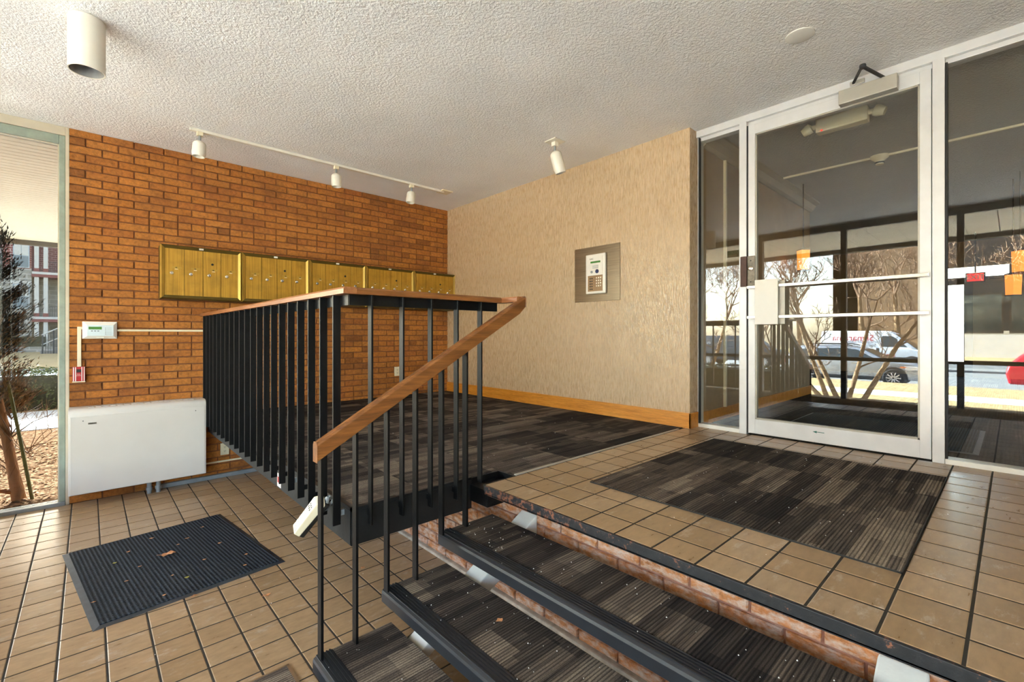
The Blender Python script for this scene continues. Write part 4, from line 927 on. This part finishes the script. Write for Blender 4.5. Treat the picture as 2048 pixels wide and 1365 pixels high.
# shrub outside the window
rg = random.Random(21); sh = thing('evergreen_shrub', 'tall ragged evergreen shrub just outside the window', 'shrub', (-.46, 5.98, -1.45))
part(MB().tube([(-.45, 5.97, -1.46), (-.49, 6.0, -1.2), (-.535, 6.05, -.9), (-.60, 6.1, -.5), (-.66, 6.15, -.1)], [.05, .038, .034, .03, .022], 10), 'trunk', 'bark_red', sh, 0, True)
part(MB().tube([(-.47, 5.98, -1.40), (-.56, 5.95, -1.36), (-.66, 5.93, -1.33)], [.02, .016, .012], 8), 'trunk', 'bark_red', sh, 0, True)
tw = MB(); nd = MB(); dn = MB()
for k in range(150):
    z = rg.uniform(-.8, .8); c = Vector((-.64 - .04 * z, 6.15, z)); a = rg.uniform(0, 2 * math.pi); rad = (.30 if z < .2 else .30 * max(.2, (1.0 - z) / .8)) * rg.uniform(.6, 1.0)
    e = c + Vector((math.cos(a) * rad, math.sin(a) * rad, rg.uniform(.12, .3))); tw.tube([c, (c + e) / 2 + Vector((0, 0, -.03)), e], [.005, .004, .002], 4, False)
    for q in range(95):
        f = rg.uniform(.35, 1.05); p = c.lerp(e, f) + Vector((rg.gauss(0, .025), rg.gauss(0, .025), rg.gauss(0, .03)))
        dry = z < -.1 and rg.random() < (.75 if z < -.35 else .4)
        a_ = (e - c).normalized() + Vector((rg.uniform(-.5, .5), rg.uniform(-.5, .5), rg.uniform(-.2, .6))); a_.normalize(); b_ = a_.cross(Vector((rg.uniform(-1, 1), rg.uniform(-1, 1), .2))).normalized()
        l = rg.uniform(.02, .045); w = .0045
        (dn if dry else nd).add([p - b_ * w, p + a_ * l, p + b_ * w, p - a_ * l * .3], [(0, 1, 2, 3)])
for k in range(26):
    c = Vector((-.50, 6.02, rg.uniform(-1.25, -.6))); e = c + Vector((rg.uniform(-.25, .3), rg.uniform(-.1, .35), rg.uniform(.05, .4))); tw.tube([c, (c + e) / 2 + Vector((0, 0, .03)), e], [.006, .004, .002], 4, False)
part(tw, 'twigs', 'twig', sh); part(nd, 'needles', 'needles', sh); part(dn, 'dry_needles', 'dry_needles', sh)
single(MB().tube([(-.365, 5.89, -1.46), (-.43, 5.93, -1.0), (-.52, 5.98, -.40)], [.013, .013, .012], 8), 'garden_stake', 'stake_paint', 'olive green garden stake leaning by the window shrub', 'stake', smooth=True)
MINR = .0022
for j, (bx, by, lab) in enumerate(((-.55, 8.3, 'low bare twiggy bush in the mulch, nearest the window'), (-1.1, 9.4, 'low bare twiggy bush in the mulch before the hedge'))):
    bb = thing('twiggy_bush', lab, 'bush', (bx, by, -1.45)); mb = MB()
    for k in range(9): grow(mb, Vector((bx, by, -1.47)), Vector((rg.uniform(-1, 1), rg.uniform(-1, 1), .6)).normalized(), .34, .006, 2, rg, .5, .1, 4)
    part(mb, 'twigs', 'twig', bb)

ch = MB()
for k in range(3500):
    x = rg.uniform(-2.6, .4); y = 5.45 + 3.6 * rg.random() ** 1.4; z = -1.44 - .0036 * (8 - x) + rg.uniform(0, .012); a = rg.uniform(0, math.pi); l = rg.uniform(.012, .035); w = rg.uniform(.004, .01); t_ = rg.uniform(-.012, .012)
    cx_, sx_ = math.cos(a), math.sin(a)
    ch.add([(x + l * cx_ - w * sx_, y + l * sx_ + w * cx_, z + .008 + t_), (x + l * cx_ + w * sx_, y + l * sx_ - w * cx_, z + .008 + t_), (x - l * cx_ + w * sx_, y - l * sx_ - w * cx_, z + .008 - t_), (x - l * cx_ - w * sx_, y - l * sx_ + w * cx_, z + .008 - t_)], [(0, 1, 2, 3)])
s_ = single(ch, 'wood_chips', 'chip', 'loose wood chips littering the mulch outside the window', 'wood chips'); s_['kind'] = 'stuff'

# ---- far apartment building seen through the window
AY = 60.0
ab = thing('apartment_building', 'brick and pale stone apartment block with balconies beyond the lawn', 'building', (-4, AY, -1.4))
part(MB().box(-18, -3.75, AY, AY + 8, 5.93, 16), 'upper_wall', 'far_brick', ab); part(MB().box(-18, -3.75, AY, AY + 8, -1.5, 5.93), 'lower_wall', 'far_block', ab)
part(MB().box(-3.75, 12, AY + 2, AY + 8, 5.4, 16), 'upper_wall', 'far_brick', ab); part(MB().box(-3.75, 12, AY + 2, AY + 8, -1.5, 5.4), 'lower_wall', 'far_block', ab)
for z in (5.5, 1.42):
    part(MB().box(-3.72, 12, AY - .2, AY + 2, z, z + .22), 'balcony_slab', 'far_white', ab); part(MB().box(-3.75, 12, AY - .24, AY + 2, z - .26, z), 'balcony_band', 'far_red', ab)
    r_ = MB().box(-2.6, 12, AY - .1, AY - .05, z + 1.15, z + 1.2)
    for k in range(90): r_.box(-2.6 + k * .16, -2.57 + k * .16, AY - .09, AY - .06, z + .2, z + 1.15)
    setp(part(r_, 'balcony_railing', 'car_trim', ab), None, None, None, 'stuff')
for x in (-3.58, -3.0, .6):
    for z0, z1 in ((5.72, 13), (1.64, 5.24), (-1.5, 1.16)):
        part(MB().box(x, x + .29, AY - .15, AY + .2, z0 + .3, z1), 'column', 'far_white', ab); part(MB().box(x - .03, x + .32, AY - .18, AY + .23, z0, z0 + .32), 'column_foot', 'far_red', ab)
for x in (-4.9, -7.6):
    for z in (6.0, 2.35):
        w = part(MB().box(x, x + 1.02, AY - .06, AY + .02, z, z + 2.18), 'window', 'grey_metal', ab)
        part(MB().box(x + .06, x + .50, AY - .1, AY - .05, z + 1.12, z + 2.1), 'pane', 'far_white', w); part(MB().box(x + .53, x + .96, AY - .1, AY - .05, z + 1.12, z + 2.1), 'pane', 'far_white', w)
        part(MB().box(x + .06, x + .96, AY - .1, AY - .05, z + .08, z + 1.06), 'pane', 'blind', w)
        part(MB().box(x - .15, x + 1.15, AY - .08, AY, z + 2.2, z + 2.45), 'lintel', 'far_white', ab)
hedge('dark hedge at the foot of the apartment block', -7.5, -2.6, 56, 57, -1.4, -.1, 3500, 9)
single(MB().box(-12, -2.2, 55.4, 55.8, -1.45, -1.0), 'garden_wall', 'far_block', 'low pale retaining wall before the apartment block', 'wall')
sr = thing('step_railing', 'white capped iron stair railing before the apartment block', 'railing', (-2, 50, -1.45))
part(MB().tube([(-2.6, 50, -.02), (-1.3, 50, .75)], .045, 8), 'rail', 'far_white', sr); part(MB().tube([(-2.6, 50, -.78), (-1.3, 50, -.02)], .04, 8), 'rail', 'far_white', sr)
for k in range(9): part(MB().tube([(-2.55 + k * .15, 50, -1.45), (-2.55 + k * .15, 50, -.02 + k * .088)], .018 if k % 4 else .05, 6), 'picket', 'car_trim', sr)
part(MB().box(-2.7, 2, 50.2, 52, -1.5, -1.25), 'stone_step', 'far_stone', sr); part(MB().box(-1.9, 2, 50.5, 52, -1.25, -1.0), 'stone_step', 'far_stone', sr)

# ---- buildings across the street (seen as reflections in the door glass)
tb = thing('brown_building', 'plain tan building across the street', 'building', (-45, 5, -1.8))
part(MB().box(-52, -44, 3.6, 11.5, -1.8, 14), 'wall', 'tan_wall', tb)
part(MB().box(-44.05, -44, 9.6, 11.5, -1.8, 9), 'pilaster', 'white_wall', tb)
sb = thing('storefront_building', 'dark glazed storefront with pale concrete band across the street', 'building', (-45, -4, -1.8))
part(MB().box(-52, -43.6, -16, 3.6, .35, 14), 'wall', 'car_trim', sb); part(MB().box(-52, -43.2, -16, 3.6, -1.8, .0), 'plinth', 'white_wall', sb)
for k in range(6): w = part(MB().box(-43.6, -43.5, -14 + k * 2.9, -11.4 + k * 2.9, .1, 3.2), 'window', 'bronze_frame', sb); part(MB().box(-43.52, -43.47, -13.9 + k * 2.9, -11.5 + k * 2.9, .25, 3.1), 'pane', 'car_glass', w)

# ---- vehicles; local x forward, y to the driver's left, z up
def wheel(parent, x, y, r, name='wheel'):
    s = 1 if y > 0 else -1; m = Matrix.Rotation(R_(-90 * s), 3, 'X')
    w = part(MB().lathe([(r * .62, -.02), (r * .9, -.03), (r, -.0), (r, .17), (r * .9, .2)], (x, y - s * .18 + 0, r), 28, m), name, 'tyre', parent, 0, True, local=True)
    part(MB().lathe([(.02, .205), (r * .62, .19), (r * .64, .16)], (x, y - s * .18, r), 24, m, cap=False), 'wheel_disc', 'car_trim', w, local=True)
    sp_ = MB()
    for k in range(10):
        a = k * 2 * math.pi / 10; c = m @ Vector((math.cos(a) * r * .34, math.sin(a) * r * .34, .205)); q = m @ Matrix.Rotation(a, 3, 'Z')
        sp_.obox(Vector((x, y - s * .18, r)) + c, (r * .56, .035, .02), q)
    sp_.lathe([(r * .60, .19), (r * .65, .21), (r * .66, .18)], (x, y - s * .18, r), 24, m, cap=False)
    part(sp_, 'rim_spokes', 'headlamp', w, local=True)
def vehicle(name, label, paint, loc, rotz, lower, cabin, W, inset, wheels, wr_, windows, group=None):
    t = thing(name, label, 'car' if 'van' not in name else 'van', loc, group, rotz)
    part(MB().prism(lower, 'y', -W / 2, W / 2), 'body', paint, t, .07, True, local=True, seg=3)
    zb, zt = min(p[1] for p in cabin), max(p[1] for p in cabin); mb = MB(); n = len(cabin)
    f = lambda z: W / 2 - .03 - inset * (z - zb) / (zt - zb)
    mb.add([(x, -f(z), z) for x, z in cabin] + [(x, f(z), z) for x, z in cabin], [tuple(range(n - 1, -1, -1)), tuple(range(n, 2 * n))] + [(i, (i + 1) % n, n + (i + 1) % n, n + i) for i in range(n)])
    part(mb, 'cabin', paint, t, .05, True, local=True, seg=3)
    for side in (-1, 1):
        for wpts in windows:
            k = len(wpts); o = .012
            part(MB().add([(x, side * (f(z) + o), z) for x, z in wpts] + [(x, side * (f(z) - .01), z) for x, z in wpts], [tuple(range(k)), tuple(range(2 * k - 1, k - 1, -1))] + [(i, (i + 1) % k, k + (i + 1) % k, k + i) for i in range(k)]), 'side_window', 'car_glass', t, local=True)
        for x in wheels:
            part(MB().prism([(x + math.cos(a) * wr_ * 1.22, wr_ + math.sin(a) * wr_ * 1.22) for a in [R_(k * 20) for k in range(0, 10)]] + [(x - wr_ * 1.2, .22), (x + wr_ * 1.2, .22)], 'y', side * (W / 2 - .14), side * (W / 2 + .012)), 'wheel_arch', 'car_trim', t, local=True)
            wheel(t, x, side * (W / 2 + .01), wr_)
    return t
suv = vehicle('estate_car', 'silver estate car parked at the kerb, mirrored in the door glass', 'car_silver', (-15.8, 4.5, -2.0), R_(-90),
    [(-2.3, .35), (-2.35, .75), (-2.25, 1.02), (1.1, 1.02), (1.95, .93), (2.28, .80), (2.36, .55), (2.3, .28), (-2.2, .26)],
    [(-2.25, .98), (-1.95, 1.50), (-1.4, 1.56), (-.1, 1.56), (.42, 1.45), (1.25, .98)], 1.84, .2, (-1.4, 1.42), .35,
    [[(-1.95, 1.06), (-1.75, 1.40), (-1.2, 1.44), (-1.2, 1.06)], [(-1.12, 1.06), (-1.12, 1.44), (-.25, 1.46), (-.25, 1.06)], [(-.17, 1.06), (-.17, 1.46), (.25, 1.41), (.85, 1.06)]])
part(MB().add([(.50, -.72, 1.43), (1.22, -.86, 1.02), (1.22, .86, 1.02), (.50, .72, 1.43), (.46, -.72, 1.41), (1.15, -.86, 1.0), (1.15, .86, 1.0), (.46, .72, 1.41)], [(0, 1, 2, 3), (7, 6, 5, 4), (0, 4, 5, 1), (1, 5, 6, 2), (2, 6, 7, 3), (3, 7, 4, 0)]), 'windscreen', 'car_glass', suv, local=True)
for s in (-1, 1):
    part(MB().tube([(-1.7, s * .68, 1.58), (-1.5, s * .68, 1.62), (-.2, s * .68, 1.62), (.1, s * .68, 1.56)], .025, 8), 'roof_rail', 'car_trim', suv, local=True)
    part(MB().box(1.75, 2.31, s * .93 - .05, s * .93 + .0 if s > 0 else s * .93 + .05, .66, .82), 'headlamp', 'headlamp', suv, .03, local=True)
    part(MB().box(1.62, 1.78, s * .925 - .01, s * .925 + .01, .74, .80), 'indicator', 'amber', suv, local=True)
    part(MB().box(-.9, -.72, s * .93 - .012, s * .93 + .012, .86, .89).box(.12, .30, s * .93 - .012, s * .93 + .012, .86, .89), 'door_handle', 'chrome', suv, local=True)
    part(MB().box(-1.0, 1.0, s * .925 - .02, s * .925 + .02, .24, .38), 'sill_cladding', 'car_trim', suv, .02, local=True)
    part(MB().box(-2.34, -2.2, s * .86 - .06, s * .86 + .06, .75, 1.0), 'tail_lamp', 'car_red', suv, .02, local=True)
part(MB().box(2.22, 2.39, -.85, .85, .24, .46).box(2.28, 2.37, -.45, .45, .58, .76), 'bumper_grille', 'car_trim', suv, .03, local=True)
van = vehicle('delivery_van', 'white sign company van across the street, mirrored in the door glass', 'car_white', (-27.4, 5.6, -2.0), R_(-90),
    [(-2.65, .42), (-2.7, 1.0), (-2.68, 1.25), (1.55, 1.25), (2.35, 1.05), (2.62, .85), (2.66, .42)],
    [(-2.68, 1.2), (-2.62, 2.15), (-2.5, 2.24), (.55, 2.22), (.95, 2.08), (1.95, 1.18)], 2.0, .12, (-1.75, 1.75), .36,
    [[(.38, 1.30), (.36, 1.85), (.45, 1.93), (.88, 1.92), (1.12, 1.72), (1.12, 1.3)], [(1.18, 1.3), (1.18, 1.66), (1.55, 1.3)]])
part(MB().add([(1.0, -.78, 2.04), (1.98, -.92, 1.2), (1.98, .92, 1.2), (1.0, .78, 2.04), (.95, -.78, 2.0), (1.9, -.92, 1.18), (1.9, .92, 1.18), (.95, .78, 2.0)], [(0, 1, 2, 3), (7, 6, 5, 4), (0, 4, 5, 1), (1, 5, 6, 2), (2, 6, 7, 3), (3, 7, 4, 0)]), 'windscreen', 'car_glass', van, local=True)
part(MB().box(-2.6, 2.6, -1.015, 1.015, .40, .72), 'lower_cladding', 'car_trim', van, .02, local=True); part(MB().box(-.6, 1.0, -1.012, 1.012, .74, .86), 'stripe', 'red_print', van, local=True)
for s in (-1, 1): part(MB().box(2.2, 2.6, s * .96 - .03, s * .96 + .03, .92, 1.1), 'headlamp', 'amber', van, .02, local=True); part(MB().box(.16, .30, s * 1.0 - .02, s * 1.0 + .02, 1.02, 1.22), 'door_handle', 'car_trim', van, local=True)
text_part('Signarama', 'sign_lettering', 'red_print', van, .51, frame_m((-.98, .985, 1.80), (-1, 0, 0), (0, -.12, 1)), .004, local=True)
text_part('Signs', 'sign_lettering', 'black_print', van, .25, frame_m((-.1, 1.0, 1.36), (-1, 0, 0), (0, 0, 1)), .004, local=True)
dv = vehicle('dark_van', 'dark grey van parked farther up the street, mirrored in the sidelight', 'car_dark', (-23.4, 11.9, -2.0), R_(-90),
    [(-2.7, .4), (-2.75, 1.2), (1.5, 1.2), (2.3, 1.05), (2.62, .8), (2.62, .38)], [(-2.72, 1.15), (-2.66, 1.85), (-2.5, 1.95), (.4, 1.95), (.85, 1.82), (1.75, 1.15)], 1.95, .16, (-1.7, 1.7), .36,
    [[(-.4, 1.25), (-.4, 1.78), (.4, 1.78), (.55, 1.7), (1.1, 1.25)], [(-1.6, 1.25), (-1.6, 1.78), (-.5, 1.78), (-.5, 1.25)]])
text_part('CURRENT', 'sign_lettering', 'white_print', dv, .2, frame_m((-2.0, .985, 1.45), (-1, 0, 0), (0, -.15, 1)), .004, local=True)
rc = vehicle('hatchback_car', 'red hatchback at the kerb, mirrored in the fixed pane beside the door', 'car_red', (-15.8, -1.9, -2.0), R_(-90),
    [(-2.0, .35), (-2.08, .7), (-2.0, .98), (1.0, .98), (1.75, .85), (2.0, .65), (2.0, .3)], [(-2.02, .95), (-1.6, 1.42), (-1.2, 1.5), (0, 1.5), (1.05, .95)], 1.75, .22, (-1.25, 1.28), .32,
    [[(-1.6, 1.02), (-1.4, 1.35), (-.85, 1.4), (-.85, 1.02)], [(-.75, 1.02), (-.75, 1.4), (-.02, 1.4), (.7, 1.02)]])
